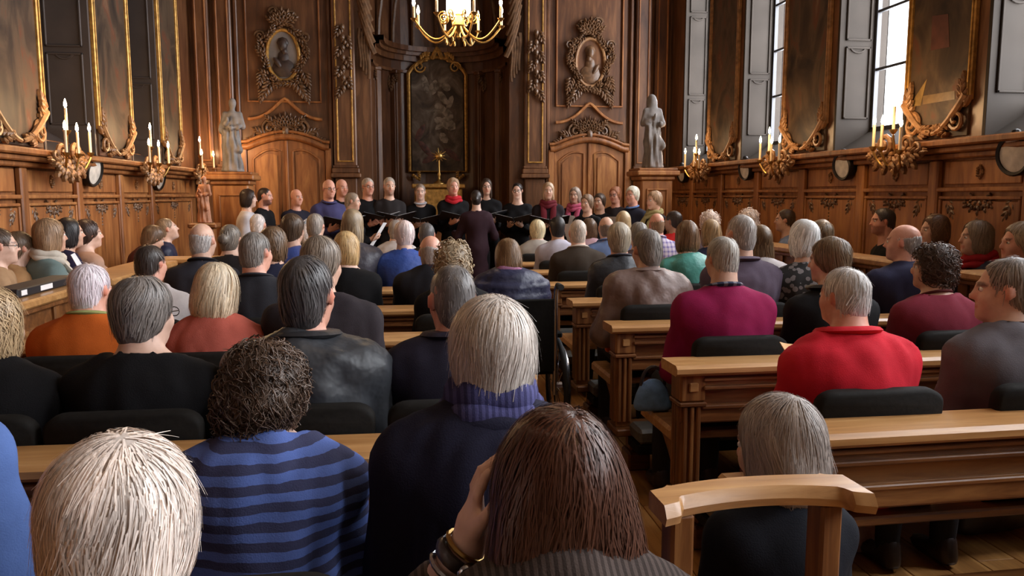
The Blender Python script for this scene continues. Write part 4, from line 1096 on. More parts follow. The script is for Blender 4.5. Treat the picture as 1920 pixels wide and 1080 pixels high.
    # pilasters
    for dx, w2, nm in ((-.78, .15, 'pilaster'), (.75, .11, 'pilaster'), (1.02, .10, 'pilaster')):
        ztop = ZC; zb = bz(330)
        m = MB().box((dx - w2, zb, 0), (dx + w2, ztop, .10), .015)
        p = put(m, nm, 'panel_d')
        put(mould(MB(), dx - w2 * .72, dx + w2 * .72, zb + .18, ztop - .4, .020, .016, .10), 'pilaster_moulding', 'gold' if dx < 0 else 'panel', p)
        for (za, zb2, ex) in ((zb - .03, zb + .03, .05), (zb + .03, zb + .10, .03), (zb + .10, zb + .14, .015)):
            put(MB().box((dx - w2 - ex, za, 0), (dx + w2 + ex, zb2, .10 + ex), .012), 'base_moulding', 'panel_d', p)
        put(MB().box((dx - w2 + .01, 0, 0), (dx + w2 - .01, zb - .03, .09), .012), 'pedestal', 'panel_d', p)
        if dx < 0:     # carved garland hanging on the shaft, drapery beside it
            m = MB(); zz = bz(60)
            for k in range(7):
                leaf(m, (dx + .03 * (-1) ** k, zz - .13 * k), -pi / 2 + .5 * (-1) ** k, .20, .13 + .02 * (k in (1, 4, 5)), .06, 4); m.ell((dx, zz - .13 * k, .05), (.035, .045, .04))
            m.map(lambda V: V + np.array([0, 0, .10])); put(m, 'carved_garland', 'carve', p)
            m = MB()
            for k in range(6):
                z0 = bz(-30 + 20 * k); f2 = np.linspace(0, 1, 12); x0 = dx - .17 - .012 * k
                m.tube(np.stack([x0 - .18 * f2, z0 + .25 - .55 * f2 + .20 * (f2 - .5) ** 2, .09 + .05 * np.sin(f2 * pi)], 1), .035, 6)
            for k in range(4):
                f2 = np.linspace(0, 1, 8); m.tube(np.stack([dx - .22 - .035 * k + .01 * np.sin(f2 * 6), bz(60) - .50 * f2 - .05 * k, .09 + 0 * f2], 1), .028 * (1 - .4 * f2), 6)
            put(m, 'carved_drapery', 'carve', p, True)
            m = MB(); leaf(m, (dx - .28, bz(110)), -pi / 2, .22, .12, .06, 5); m.ell((dx - .28, bz(128), .05), (.04, .07, .04)); put(m, 'tassel', 'gold', p)
bay(-1, 'left'); bay(1, 'right')
# ------------------------------------------------------------------ statues
def statue(u, vt, vb, Y, label, mat, face, lean, ped_label, seed, pedestal=True, small=False):
    b = on_y(u, vb, Y); t_ = on_y(u, vt, Y); H = t_[2] - b[2]
    zb = b[2] if pedestal else b[2]
    S = SDF(); k = H / 1.0
    P = lambda x, y, z: v3(x, y, z) * k
    S.cap(P(0, 0, .05), P(.01, 0, .35), .125 * k, .10 * k, .05 * k); S.cap(P(.01, 0, .35), P(.015 * lean, 0, .62), .095 * k, .075 * k, .05 * k)
    S.ell(P(.02 * lean, .005, .69), P(.105, .075, .12), None, .04 * k)
    S.cap(P(.02 * lean, 0, .78), P(.025 * lean, .01, .85), .035 * k, .032 * k, .02 * k)
    S.ell(P(.03 * lean, .012, .905), P(.048, .058, .068), None, .02 * k)
    if lean > 0: S.ell(P(.03 * lean, -.015, .90), P(.062, .060, .085), None, .02 * k); S.cap(P(.02 * lean, -.03, .86), P(0, -.06, .45), .07 * k, .09 * k, .04 * k)
    for sd in (-1, 1):
        e = P(sd * .125 + .02 * lean, .03, .60); S.cap(P(sd * .09 + .02 * lean, 0, .76), e, .042 * k, .036 * k, .02 * k)
        wv = P(sd * .02 - .03 * lean * (sd < 0), .12, .62 + .05 * sd); S.cap(e, wv, .034 * k, .024 * k, .02 * k); S.ell(wv + P(0, .015, .02), P(.02, .022, .032), None, .01 * k)
    S.cap(P(.10, .06, .55), P(-.09, .07, .30), .035 * k, .05 * k, .03 * k); S.cap(P(-.06, .05, .10), P(.08, .07, .45), .03 * k, .03 * k, .03 * k)
    S.ell(P(0, 0, .022), P(.15, .13, .03), None, .01 * k); S.half((0, 0, 0), (0, 0, -1), .004)
    res = H / 62
    V, Q = S.surf(res)
    nn = vnormals(V, Q); an = np.arctan2(V[:, 1], V[:, 0]); z = V[:, 2] / k
    amp = .014 * k * np.clip((.74 - z) / .2, 0, 1) * np.clip(z / .06, 0, 1)
    V = V + nn * (amp * (np.sin(an * 9 + 6 * z + seed) + .6 * np.sin(an * 15 - 9 * z)))[:, None]
    root = thing('statue', label, 'statue', (b[0], Y, zb), face)
    link('figure', npmesh('figure', V, Q), mat, root)
    if pedestal:
        pr = thing('statue_pedestal', ped_label, 'pedestal', (b[0], Y, 0))
        h = b[2]
        MB().box((-.24, -.22, 0), (.24, .22, .16), .02).obj('base', 'panel', pr); MB().box((-.19, -.18, .16), (.19, .18, h - .14), .015).obj('shaft', 'panel', pr)
        mm = mould(MB(), -.13, .13, .30, h - .24, .02, .015, .18); mm.map(lambda V: np.stack([V[:, 0], -V[:, 2], V[:, 1]], 1)).obj('panel_moulding', 'panel', pr)
        MB().box((-.21, -.20, h - .14), (.21, .20, h - .09), .012).obj('neck_moulding', 'panel', pr); MB().box((-.26, -.24, h - .09), (.26, .24, h - .03), .015).obj('cap_moulding', 'panel', pr); MB().box((-.235, -.22, h - .03), (.235, .22, h), .008).obj('top_slab', 'panel', pr)
    return root
statue(437, 180, 323, 9.2, 'grey stone statue of a robed figure on the left pedestal', 'stone', pi, -1, 'tall wooden pedestal under the grey statue, left of the choir', 1)
statue(1224, 174, 316, 9.2, 'pale veiled stone statue on the right pedestal', 'stone', pi, 1, 'tall wooden pedestal under the veiled statue, right of the choir', 4)
sm = on_y(385, 385, 8.9)
s3 = statue(384, 327, 418, 8.5, 'small reddish statue in a pleated robe below the left wall ledge', 'terracotta', pi * .9, -1, '', 2, pedestal=False)
pp = thing('statue_stand', 'slim wooden stand under the small reddish statue', 'stand', (s3.location.x, s3.location.y, 0)); h = s3.location.z
MB().box((-.14, -.13, 0), (.14, .13, .1), .015).obj('base', 'panel', pp); MB().box((-.10, -.09, .1), (.10, .09, h - .05), .012).obj('shaft', 'panel', pp); MB().box((-.14, -.13, h - .05), (.14, .13, h), .012).obj('top_slab', 'panel', pp)
# ------------------------------------------------------------------ round wall dials
for side, u, v, rpx, lab in (('l', 176, 322, 34, 'left wall, nearest, under the first candle cluster'), ('l', 299, 337, 25, 'left wall, farther, under the second candle cluster'), ('r', 1278, 326, 20, 'right wall, farthest, near the veiled statue'), ('r', 1397, 318, 24, 'right wall, between two candle clusters'), ('r', 1580, 312, 31, 'right wall, left of the nearest candle cluster'), ('r', 1902, 291, 46, 'right wall, at the right edge, largest')):
    X = XL + .10 if side == 'l' else XR - .10
    p = on_x(u, v, X); dd = (p - v3(0, 0, CAMH)) @ FW; R = rpx * dd / FPX * .86
    face = v3(1, -.10, -.22) if side == 'l' else v3(-1, -.10, -.14)
    Rm = frame_to(face); rt = thing('wall_dial', 'round dark-rimmed white dial on the ' + lab, 'wall dial', tuple(p))
    MB().lathe([(R * .80, -.075), (R, -.04), (R, .012), (R * .93, .022), (R * .80, .016), (R * .80, .0)], 28, (0, 0, 0), Rm).obj('rim', 'iron', rt, True)
    MB().lathe([(R * .80, -.01), (R * .80, .006), (R * .55, .012), (.001, .015)], 28, (0, 0, 0), Rm).obj('face', 'dial', rt, True)
    MB().tube([Rm @ v3(0, 0, -.04), v3(-.12 if side == 'l' else .12, 0, -.02)], .02, 8).obj('bracket', 'iron', rt)
    MB().ell((0, 0, R * 1.05), (.03, .03, .025)).obj('finial', 'iron', rt)
# ------------------------------------------------------------------ candle sconces
def candle(m_c, m_f, p, h, r=.011):
    m_c.lathe([(r, 0), (r, h), (r * .5, h + .004)], 8, p)
    q_ = v3(*p) + v3(0, 0, h)
    m_f.lathe([(.004, .002), (.0125, .022), (.010, .042), (.002, .070)], 8, q_)
def sconce(side, cands, label, power):
    X = XL + .26 if side == 'l' else XR - .28
    pts = [on_x(u, v, X + (.0 if i else (-.02 if side == 'l' else .02))) for i, (u, v) in enumerate(cands)]
    led = LEDGE_L if side == 'l' else LEDGE_R; wx = XL if side == 'l' else XR; sg = 1 if side == 'l' else -1
    c = np.mean(pts, 0); zb = led - .03
    root = thing('candle_sconce', label, 'sconce', (wx + sg * .17, c[1], zb)); o = np.array(root.location)
    m = MB()
    for k in range(5): leaf(m, ((k - 2) * .07, -.02), -pi / 2 + (k - 2) * .35, .2, .13, .05, 4)
    for sd in (-1, 1): spiral(m, (sd * .13, .03), .085, 1.7, 0, sd, .018, .05, 20); spiral(m, (sd * .25, -.01), .07, 1.5, pi, -sd, .015, .05, 18); leaf(m, (sd * .18, -.05), sd * .1 + (0 if sd > 0 else pi), .2, .1, .05, 4)
    m.map(lambda V: np.stack([sg * V[:, 2], V[:, 0], V[:, 1]], 1)).obj('bracket', 'carve_l', root)
    for p in pts:
        h = .17; p = p - v3(0, 0, .03)
        b = p - v3(0, 0, h) - o
        t = np.linspace(0, 1, 10); st = v3(0, (b[1]) * .3, -.02)
        arm = np.array([st + (b - v3(0, 0, .03) - st) * f + v3(0, 0, -.10 * sin(pi * f)) for f in t])
        a = MB().tube(arm, .009, 6).lathe([(.004, -.03), (.018, -.015), (.028, .0), (.030, .008), (.014, .008)], 10, b).obj('arm', 'brass', root, True)
        mc, mf = MB(), MB(); candle(mc, mf, b, h)
        k = mc.obj('candle', 'candle', root, True); mf.obj('flame', 'flame', k, True)
    l = point('sconce_light', c + v3(sg * .22, 0, .06), power, WARM, .12); return root
sconce('l', [(122, 195), (121, 236), (144, 240), (167, 240)], 'four-candle gilt sconce on the left wall, nearest the camera', 18)
sconce('l', [(281, 238), (279, 267), (297, 270), (315, 272)], 'four-candle gilt sconce on the left wall, middle one', 18)
sconce('l', [(374, 262), (378, 286), (400, 289)], 'three-candle sconce on the left wall beside the grey statue', 18)
sconce('r', [(1306, 258), (1285, 284), (1302, 282), (1311, 285)], 'candle sconce on the right wall, farthest, near the veiled statue', 7)
sconce('r', [(1443, 246), (1426, 263), (1447, 264), (1462, 262)], 'candle sconce on the right wall below the middle bright window', 7)
sconce('r', [(1678, 192), (1640, 226), (1655, 226), (1690, 230)], 'candle sconce on the right wall below the widest bright window', 9)
# ------------------------------------------------------------------ chandeliers
def chandelier(loc, label, power):
    root = thing('chandelier', label, 'chandelier', loc)
    zt = ZC - loc[2]
    MB().tube([(0, 0, .34), (0, 0, zt)], .008, 6).obj('chain', 'brass', root)
    MB().lathe([(.004, -.10), (.018, -.085), (.012, -.06), (.035, -.03), (.05, .0), (.03, .04), (.02, .07), (.04, .10), (.02, .14), (.012, .30), (.03, .33), (.01, .36)], 14).obj('stem', 'brass', root, True)
    MB().lathe([(.085, .08), (.09, .10), (.09, .27), (.085, .28)], 20).obj('lamp_shade', 'shade', root, True)
    for k in range(8):
        a = 2 * pi * k / 8 + .25; d = v3(cos(a), sin(a), 0); t = np.linspace(0, 1, 16)
        x = .03 + .31 * t; z = .0 - .115 * np.sin(t * pi) + .02 * t ** 2
        pts = d[None] * x[:, None] + np.stack([0 * t, 0 * t, z], 1)
        m = MB().tube(pts, .0075, 6); e = pts[-1]
        th = np.linspace(0, 1.5 * 2 * pi, 18); rr = .045 * (1 - .7 * th / th[-1])
        cc = d * .12 + v3(0, 0, .05); m.tube(np.array([cc + d * r_ * cos(q_) + v3(0, 0, r_ * sin(q_)) for q_, r_ in zip(th, rr)]), .006, 5)
        m.lathe([(.004, -.02), (.020, -.004), (.026, .004), (.012, .006)], 10, e)
        m.obj('arm', 'brass', root, True)
        mc, mf = MB(), MB(); candle(mc, mf, e, .085, .0095); k_ = mc.obj('candle', 'candle', root, True); mf.obj('flame', 'flame', k_, True)
        MB().ell(d * .10 + v3(0, 0, -.115), (.008, .008, .022), None, 6, 5).obj('crystal_drop', 'brass', root)
    point('chandelier_light', (loc[0], loc[1], loc[2] + .05), power, WARM, .22)
    return root
cc = on_y(860, 48, 6.0)
chandelier(tuple(cc), 'brass chandelier with lit shade and candle arms above the choir', 14)
chandelier((AX, 1.2, 3.6), 'added unseen brass chandelier lighting the rear pews from above', 25)  # added out of view as fill light from above
# ------------------------------------------------------------------ pews
def pew(x0, x1, Yp, rz, label, group, post_l=True, post_r=True, zt=.80, kneel=True):
    w = x1 - x0
    root = thing('pew', label, 'pew', (x0, Yp, 0), radians(rz), group)
    # pale top rail with a moulded lip
    m = MB().prism([(-.10, zt - .030), (-.085, zt - .042), (.075, zt - .042), (.085, zt - .012), (.075, zt), (-.085, zt), (-.10, zt - .012)], 0, -.035, w + .035); m.obj('top_rail', 'rail', root)
    m = MB().box((.0, -.045, zt - .115), (w, .045, zt - .042), .006)
    m.box((.09, -.062, zt - .072), (w - .09, -.04, zt - .058), .005); m.box((.09, -.066, zt - .105), (w - .09, -.04, zt - .090), .006); m.obj('frieze_rail', 'oak', root)
    MB().box((.09, -.018, zt - .185), (w - .09, .02, zt - .105), .006).obj('back_panel', 'oak', root)
    m = MB().box((.0, -.04, zt - .245), (w, .04, zt - .170), .008); m.box((.09, -.052, zt - .186), (w - .09, -.03, zt - .170), .006); m.obj('lower_rail', 'oak', root)
    for on, x in ((post_l, .05), (post_r, w - .05)):
        if not on: continue
        p = MB().box((x - .042, -.040, .26), (x + .042, .045, zt - .115), .006); p = p.obj('end_post', 'oak_v', root)
        MB().box((x - .052, -.055, zt - .155), (x + .052, .055, zt - .042), .008).obj('capital_block', 'oak_v', p)
        MB().box((x - .018, -.064, zt - .112), (x + .018, -.05, zt - .076), .005).obj('square_boss', 'rail', p)
        MB().box((x - .056, -.060, zt - .172), (x + .056, .060, zt - .155), .006).obj('necking', 'oak', p)
        for k in (-1, 0, 1): MB().box((x + k * .027 - .008, -.052, .29), (x + k * .027 + .008, -.036, zt - .172), .005).obj('flute', 'oak_v', p)
        for k in (-1, 0, 1): MB().box((x - .054, k * .027 - .008, .29), (x - .038, k * .027 + .008, zt - .172), .005).obj('flute', 'oak_v', p)
        # curved bracket carrying the seat
        t = np.linspace(0, 1, 10)
        cur = [(.40 - .36 * f ** .55, .48 - .22 * f ** 1.3 if f < 1 else .26) for f in t]
        MB().prism([(.0, .26), (.0, .48)] + [(y, z) for y, z in cur][::1], 0, x - .022, x + .022).obj('seat_bracket', 'oak', root)
        MB().box((x - .05, .05, .455), (x + .05, .44, .510), .014).obj('seat_end', 'rail', root)
    MB().box((.06, .03, .470), (w - .06, .42, .500), .01).obj('seat_board', 'oak', root)
    MB().box((.0, -.09, .225), (w, .10, .262), .006).obj('foot_rail', 'oak', root)
    if kneel:
        MB().box((.07, -.235, .225), (w - .07, -.062, .30), .016).obj('kneeler_pad', 'grey_pad', root); MB().box((.07, -.225, .17), (w - .07, -.05, .225), .008).obj('kneeler_board', 'pad', root)
    for x in (.16, w / 2, w - .16):
        MB().box((x - .06, .02, .0), (x + .06, .16, .10), .01).box((x - .045, .04, .10), (x + .045, .14, .225), .01).obj('foot_block', 'oak', root)
    return root
RROW = [2.03, 2.92, 3.86, 4.78, 5.72, 6.68, 7.50]
LROW = [0.50, 1.08, 2.08, 2.87, 3.69, 4.62, 5.58, 6.50, 7.30]
ORD = ['nearest', 'second nearest', 'third', 'fourth', 'fifth', 'sixth', 'seventh', 'eighth', 'ninth']
for i, y in enumerate(RROW): pew(1.06, 2.82 if i else 2.55, y, 1.0 if i else 1.6, 'oak pew right of the aisle, %s row from the camera' % ORD[i], 'pews right of the aisle', kneel=True)
for i, y in enumerate(LROW): pew(-1.68 if i > 1 else -1.25, .44, y, -1.0, 'oak pew left of the aisle, %s row from the camera' % ORD[i], 'pews left of the aisle')
_cush = None
def cushion(x, yrow, who, w=.40, dz=0.0, dy=.115):
    global _cush
    if _cush is None:
        prof = [(-.20, .0)]
        for sx in (1, -1):
            a = np.linspace(0, pi / 2, 6) if sx > 0 else np.linspace(pi / 2, pi, 6)
            if sx > 0: prof.append((.20, .0))
            prof += [(sx * .14 + .06 * cos(t), .375 + .05 * sin(t)) for t in a]
        m = MB().prism(prof, 1, -.022, .022)
        V = m.arr(); m2 = MB()
        k = len(prof); P = np.array(prof); c = np.array([0, .21]); Pi = c + (P - c) * .955
        rings = [(Pi, -.026), (P, -.016), (P, .016), (Pi, .026)]
        VV = np.concatenate([np.stack([r[:, 0], np.full(k, y), r[:, 1]], 1) for r, y in rings]); F = []
        for j in range(3): F += [[j * k + i, j * k + (i + 1) % k, (j + 1) * k + (i + 1) % k, (j + 1) * k + i] for i in range(k)]
        F += [list(range(k))[::-1], [3 * k + i for i in range(k)]]
        _cush = m2.add(VV, F).mesh('cushion_pad', True); _cush.materials.append(M['pad'])
    r = thing('back_cushion', 'black padded seat back behind ' + who, 'seat back', (x, yrow + dy, .501), 0, 'black padded seat backs on the pews')
    o = link('pad', _cush, None, r); o.rotation_euler = (radians(5), 0, 0); o.scale = (w / .40, 1, .885 + dz)
    return r
# ------------------------------------------------------------------ stalls along the side walls
def desk(lo, hi, z, label, axis, side):
    """axis 1: runs along the wall; 0: runs across"""
    c = ((lo[0] + hi[0]) / 2, (lo[1] + hi[1]) / 2); r = thing('stall_desk', label, 'desk', (c[0], c[1], 0))
    hx, hy = (hi[0] - lo[0]) / 2, (hi[1] - lo[1]) / 2
    MB().box((-hx - .02, -hy - .02, z - .045), (hx + .02, hy + .02, z), .014).obj('desk_top', 'rail', r)
    MB().box((-hx, -hy, z - .075), (hx, hy, z - .045), .008).obj('top_moulding', 'oak', r)
    if axis == 1:
        f = hx - .05 if side == 'l' else -hx + .05; sg = 1 if side == 'l' else -1
        MB().box((f - .015, -hy + .06, .12), (f + .015, hy - .06, z - .075), .004).obj('front_panel', 'oak', r)
        n = max(2, int(2 * hy / .5)); ys = np.linspace(-hy + .03, hy - .03, n + 1)
        for y in ys: MB().box((f - .03, y - .035, 0), (f + .035 * sg + .0, y + .035, z - .075), .008).obj('stile', 'oak_v', r)
        for a, b in zip(ys[:-1], ys[1:]):
            MB().box((f, a + .07, .25), (f + sg * .028, b - .07, z - .16), .012).obj('raised_panel', 'oak', r)
        MB().box((f - .02, -hy, 0), (f + sg * .03, hy, .12), .006).obj('plinth', 'oak', r)
        for y in (-hy + .03, hy - .03): MB().box((-hx + .03, y - .02, 0), (hx - .03, y + .02, z - .075), .006).obj('end_panel', 'oak', r)
        m = MB().tube([(f + sg * .02, -hy, .12), (f + sg * .05, -hy - .02, .35), (f + sg * .02, -hy - .02, .6), (f + sg * .06, -hy - .02, z - .09)], (.05, .035, .03, .045), 8); m.obj('turned_support', 'oak', r, True)
    else:
        MB().box((-hx + .05, -hy + .04, .12), (hx - .05, -hy + .07, z - .075), .004).obj('front_panel', 'oak', r)
        for x in np.linspace(-hx + .04, hx - .04, 3): MB().box((x - .035, -hy + .02, 0), (x + .035, -hy + .08, z - .075), .008).obj('stile', 'oak_v', r)
        for x in (-hx + .02, hx - .02): MB().box((x - .02, -hy + .03, 0), (x + .02, hy - .03, z - .075), .006).obj('end_panel', 'oak', r)
    return r
desk((-2.08, 3.3), (-1.80, 5.0), .945, 'oak stall desk at the left edge with a black case on it', 1, 'l')
desk((-2.08, 5.15), (-1.80, 6.55), .93, 'oak stall desk on the left beyond the white-haired head', 1, 'l')
desk((-2.20, 6.90), (-1.45, 7.15), .92, 'short oak stall desk crossing the left side before two bowed people', 0, 'l')
desk((3.04, 3.20), (3.22, 3.96), 1.035, 'oak stall desk on the right, nearest, by the curly-haired head', 1, 'r')
desk((3.04, 4.42), (3.22, 5.36), 1.035, 'oak stall desk on the right, middle, beside the bald man', 1, 'r')
desk((3.04, 5.50), (3.22, 6.60), 1.035, 'oak stall desk on the right, farthest, near the blue shirt', 1, 'r')
def bench(x0, x1, y0, y1, label):
    r = thing('stall_bench', label, 'bench', ((x0 + x1) / 2, (y0 + y1) / 2, 0)); hx, hy = (x1 - x0) / 2, (y1 - y0) / 2
    MB().box((-hx, -hy, .405), (hx, hy, .445), .01).obj('seat_board', 'oak', r)
    for y in np.linspace(-hy + .1, hy - .1, 4): MB().box((-hx + .03, y - .025, 0), (hx - .03, y + .025, .405), .006).obj('support', 'oak', r)
bench(-2.64, -2.24, 4.4, 8.2, 'long oak bench along the left wall panelling'); bench(3.34, 3.74, 3.0, 7.2, 'long oak bench along the right wall panelling')
# ------------------------------------------------------------------ the carved chair in front
def front_chair():
    L, R_ = on_z(1222, 938, .90), on_z(1592, 912, .90)
    c = (L + R_) / 2; d = R_ - L; W = np.linalg.norm(d[:2]); a = math.atan2(d[1], d[0])
    r = thing('chair', 'oak chair with bowed top rail in the right foreground', 'chair', (c[0], c[1], 0), a)
    h = W / 2; t = np.linspace(-1, 1, 61)
    y = .035 * (1 - t ** 2) - .015 - .012 * np.clip((np.abs(t) - .80) * 25, 0, 1)
    z = .905 - .0 * t
    V = []; F = []
    for tt, yy in zip(t, y):
        dep = .032 + .010 * min(1, max(0, (abs(tt) - .78) * 25)) + .014 * max(0, tt) ** 2
        for dy, dz in ((-dep, -.036), (-dep - .006, -.020), (-dep + .002, -.006), (-dep + .008, 0), (dep - .006, 0), (dep, -.006), (dep, -.036)): V.append((tt * h, yy + dy, .915 + dz))
    n = 7
    for i in range(60): F += [[i * n + k, i * n + (k + 1) % n, (i + 1) * n + (k + 1) % n, (i + 1) * n + k] for k in range(n)]
    F += [list(range(n)), [60 * n + k for k in range(n)]]
    MB().add(V, F).obj('top_rail', 'rail', r, True, sharp=28)
    for sd in (-1, 1):
        MB().box((sd * (h - .05) - .022, -.03, 0), (sd * (h - .05) + .022, .025, .88), .006).obj('back_post', 'oak_v', r)
        MB().box((sd * (h - .05) - .018, .38, 0), (sd * (h - .05) + .018, .42, .43), .006).obj('front_leg', 'oak_v', r)
        MB().box((sd * (h - .05) - .012, .02, .18), (sd * (h - .05) + .012, .40, .21), .004).obj('stretcher', 'oak', r)
    MB().box((-h + .02, -.02, .40), (h - .02, .44, .445), .01).obj('seat', 'oak', r)
    xs = np.linspace(-h + .07, h - .07, 15)
    po = [(x, .56 + .012 * sin((x + h) / h * 9)) for x in xs]; MB().prism([(xs[0], .48), (xs[-1], .48)] + po[::-1], 1, -.012, .012).obj('lower_slat', 'oak', r)
    return r, c, a
FC, FCc, FCa = front_chair()
# ------------------------------------------------------------------ the audience
BLK = (.0075, .007, .008); NAVY = (.022, .024, .050); WH = (.62, .56, .56)
GREY = (.30, .27, .25); DGREY = (.10, .085, .078); LGREY = (.56, .53, .51); WHITE = (.80, .74, .72); BROWN = (.085, .043, .024); DBR = (.045, .024, .016); BLOND = (.50, .36, .20); PBLOND = (.66, .55, .40); TAN = (.20, .125, .07)
A = []
def aud(u, v, row, side, label, cush=True, **k):
    y = (RROW if side == 'R' else LROW)[row] + k.pop('dy', .30)
    short = k.pop('who', None)
    r, inf = person(u, v, y, label, **k)
    if cush: cushion(inf['loc'][0], (RROW if side == 'R' else LROW)[row], short or label)
    A.append((r, inf)); return r, inf
# --- right of the aisle, near to far
aud(1582, 556, 0, 'R', 'man with grey hair in a red fleece holding an orange sheet', hs=0.870, who='the man in the red fleece', bottom=(.10, .012, .02), hy=22, lean=10, hair=('short', LGREY), top=('jacket', (.60, .018, .035), 'knit'), w=1.16, q=1, skin='r', bulk=.024, fold=.008, extra=(('standcollar', (.62, .02, .035), 'knit'),), arms='lap')
aud(1888, 545, 0, 'R', 'woman in a grey sweater at the right edge, face turned left', who='the woman in the grey sweater', hy=55, lean=6, hair=('short', (.20, .165, .14)), top=('sweater', (.125, .112, .125), 'knit'), w=1.22, q=1, woman=True, hs=1.03, extra=(('lanyard', (.06, .03, .02)),), bulk=.02)
aud(1353, 484, 1, 'R', 'short grey-haired person in a magenta sweater with checked collar', hs=0.870, who='the magenta sweater', hair=('short', (.42, .39, .35)), hy=12, top=('sweater', (.255, .010, .066), 'knit'), w=1.22, q=1, bulk=.022, extra=(('collar', (.03, .035, .07), 'plaid_d'),))
aud(1553, 489, 1, 'R', 'brown-haired person in a black jacket left of the curly hair', hs=0.900, cush=False, hy=38, hp=6, hair=('full', (.20, .13, .075)), top=('jacket', BLK, 'knit'), w=1.1, q=1, extra=(('standcollar', BLK),), woman=True)
aud(1748, 503, 1, 'R', 'curly brown-haired woman in a maroon sweater looking left', who='the curly-haired woman in maroon', hy=52, hair=('curly', (.095, .055, .038)), top=('sweater', (.215, .028, .048), 'knit'), w=1.08, q=1, woman=True, hs=0.873, neck='scoop', extra=(('lanyard', (.10, .02, .02)),))
aud(1213, 468, 2, 'R', 'grey-haired man in a taupe jacket at the aisle end', hs=1.050, who='the man in the taupe jacket', hy=12, hp=8, hair=('short', (.22, .195, .175)), top=('jacket', (.215, .145, .125), 'shell'), w=1.22, q=1, bulk=.036, fold=.014, extra=(('standcollar', (.215, .145, .125)),), arms=('wide', 'lap'))
aud(1388, 440, 2, 'R', 'bald grey man in a plum fleece behind the magenta sweater', who='the man in the plum fleece', hair=('thin', (.42, .38, .35)), hy=15, skin='p', top=('sweater', (.105, .078, .110), 'knit'), w=1.2, q=1, bulk=.025, extra=(('standcollar', (.105, .078, .110), 'knit'),), hs=1.04)
aud(1506, 448, 2, 'R', 'white-haired person in a grey and black patterned top', cush=False, hair=('bob', WHITE), hy=10, top=('sweater', (.20, .18, .18), 'pattern'), w=1.05, woman=True)
aud(1693, 455, 2, 'R', 'balding man in a navy hooded jacket by the right stalls', cush=False, hy=45, hair=('fringe', (.36, .33, .31)), top=('hoodie', (.028, .028, .062), 'knit'), w=1.15, q=1, bulk=.026, fold=.01, extra=('hood',), skin='r')
aud(1160, 449, 3, 'R', 'grey-blond man in a charcoal jacket near the aisle', who='the grey-blond man in charcoal', hy=-5, hair=('full', (.42, .35, .26)), top=('jacket', (.030, .032, .038), 'shell'), w=1.05, bulk=.022, extra=(('collar', (.05, .05, .06)),), skin='r')
aud(1287, 444, 3, 'R', 'brown-bobbed woman in a teal and grey jacket', who='the woman in the teal jacket', hair=('bob', (.20, .105, .050)), top=('jacket', (.075, .29, .245), 'shell'), w=1.0, woman=True, bulk=.024, fold=.010, extra=('hood', ('strap', BLK)))
aud(1425, 452, 3, 'R', 'long brown-haired woman in a white top behind the plum fleece', cush=False, hair=('long', (.17, .10, .05)), top=('top', (.5, .46, .46), 'knit'), woman=True, w=.95)
aud(1537, 443, 3, 'R', 'brown-haired person mostly hidden behind the black jacket', cush=False, hair=('full', (.22, .15, .09)), top=('sweater', NAVY, 'knit'), w=1.0)
aud(1083, 437, 4, 'R', 'bald pink-headed man in a dark brown sweater near the aisle', who='the man in the brown sweater', hair=('thin', (.62, .52, .44)), skin='l', top=('sweater', (.050, .036, .026), 'knit'), w=1.18, bulk=.02, extra=(('collar', (.55, .48, .42)),))
aud(1197, 441, 4, 'R', 'small grey head just behind the taupe jacket', cush=False, hair=('short', (.24, .22, .20)), top=('sweater', (.08, .05, .05), 'knit'))
aud(1332, 437, 4, 'R', 'light-brown-haired person above the magenta sweater', cush=False, hair=('bob', (.36, .24, .13)), top=('sweater', NAVY, 'knit'), woman=True)
aud(1045, 428, 5, 'R', 'dark-haired man in a pale lilac hooded top', who='the man in the lilac top', hair=('short', (.030, .024, .022)), top=('hoodie', (.46, .44, .52), 'knit'), skin='t', extra=('hood',), bulk=.02)
aud(1136, 428, 5, 'R', 'balding man in a blue shirt, third from the aisle', cush=False, hair=('fringe', (.20, .15, .12)), top=('shirt', (.13, .19, .36), 'knit'), w=1.05, skin='p', extra=(('collar', (.15, .21, .38)),))
aud(1231, 421, 5, 'R', 'bald ruddy man in a lilac checked shirt', cush=False, hair=('fringe', (.32, .20, .12)), skin='r', top=('shirt', (.62, .56, .66), 'plaid'), w=1.05, extra=(('collar', (.6, .54, .66), 'plaid'),))
aud(1330, 418, 5, 'R', 'white curly-haired person above the light-brown head', cush=False, hair=('curly', (.72, .60, .52)), top=('sweater', (.2, .16, .2), 'knit'), hs=.92)
aud(1402, 415, 5, 'R', 'white curly-haired person above the bald grey man', cush=False, hair=('curly', (.74, .62, .54)), top=('sweater', DGREY, 'knit'), hs=.96)
aud(1007, 433, 6, 'R', 'pale-blond short-haired woman in a cream top beside the aisle', who='the pale-blond woman in cream', hair=('full', (.78, .64, .42)), top=('sweater', (.42, .38, .34), 'knit'), woman=True)
aud(1104, 430, 6, 'R', 'brown-haired person in pale pink behind the bald pink head', cush=False, hair=('wavy', (.16, .09, .05)), top=('sweater', (.5, .32, .36), 'knit'), woman=True)
aud(1168, 416, 6, 'R', 'blond long-haired woman in the farthest right row', cush=False, hair=('long', (.56, .42, .24)), top=('sweater', (.15, .18, .3), 'knit'), woman=True)
aud(1262, 415, 6, 'R', 'dark-haired person in a bright red top', cush=False, hair=('short', (.04, .025, .02)), hy=40, top=('top', (.5, .02, .02), 'knit'), skin='d')
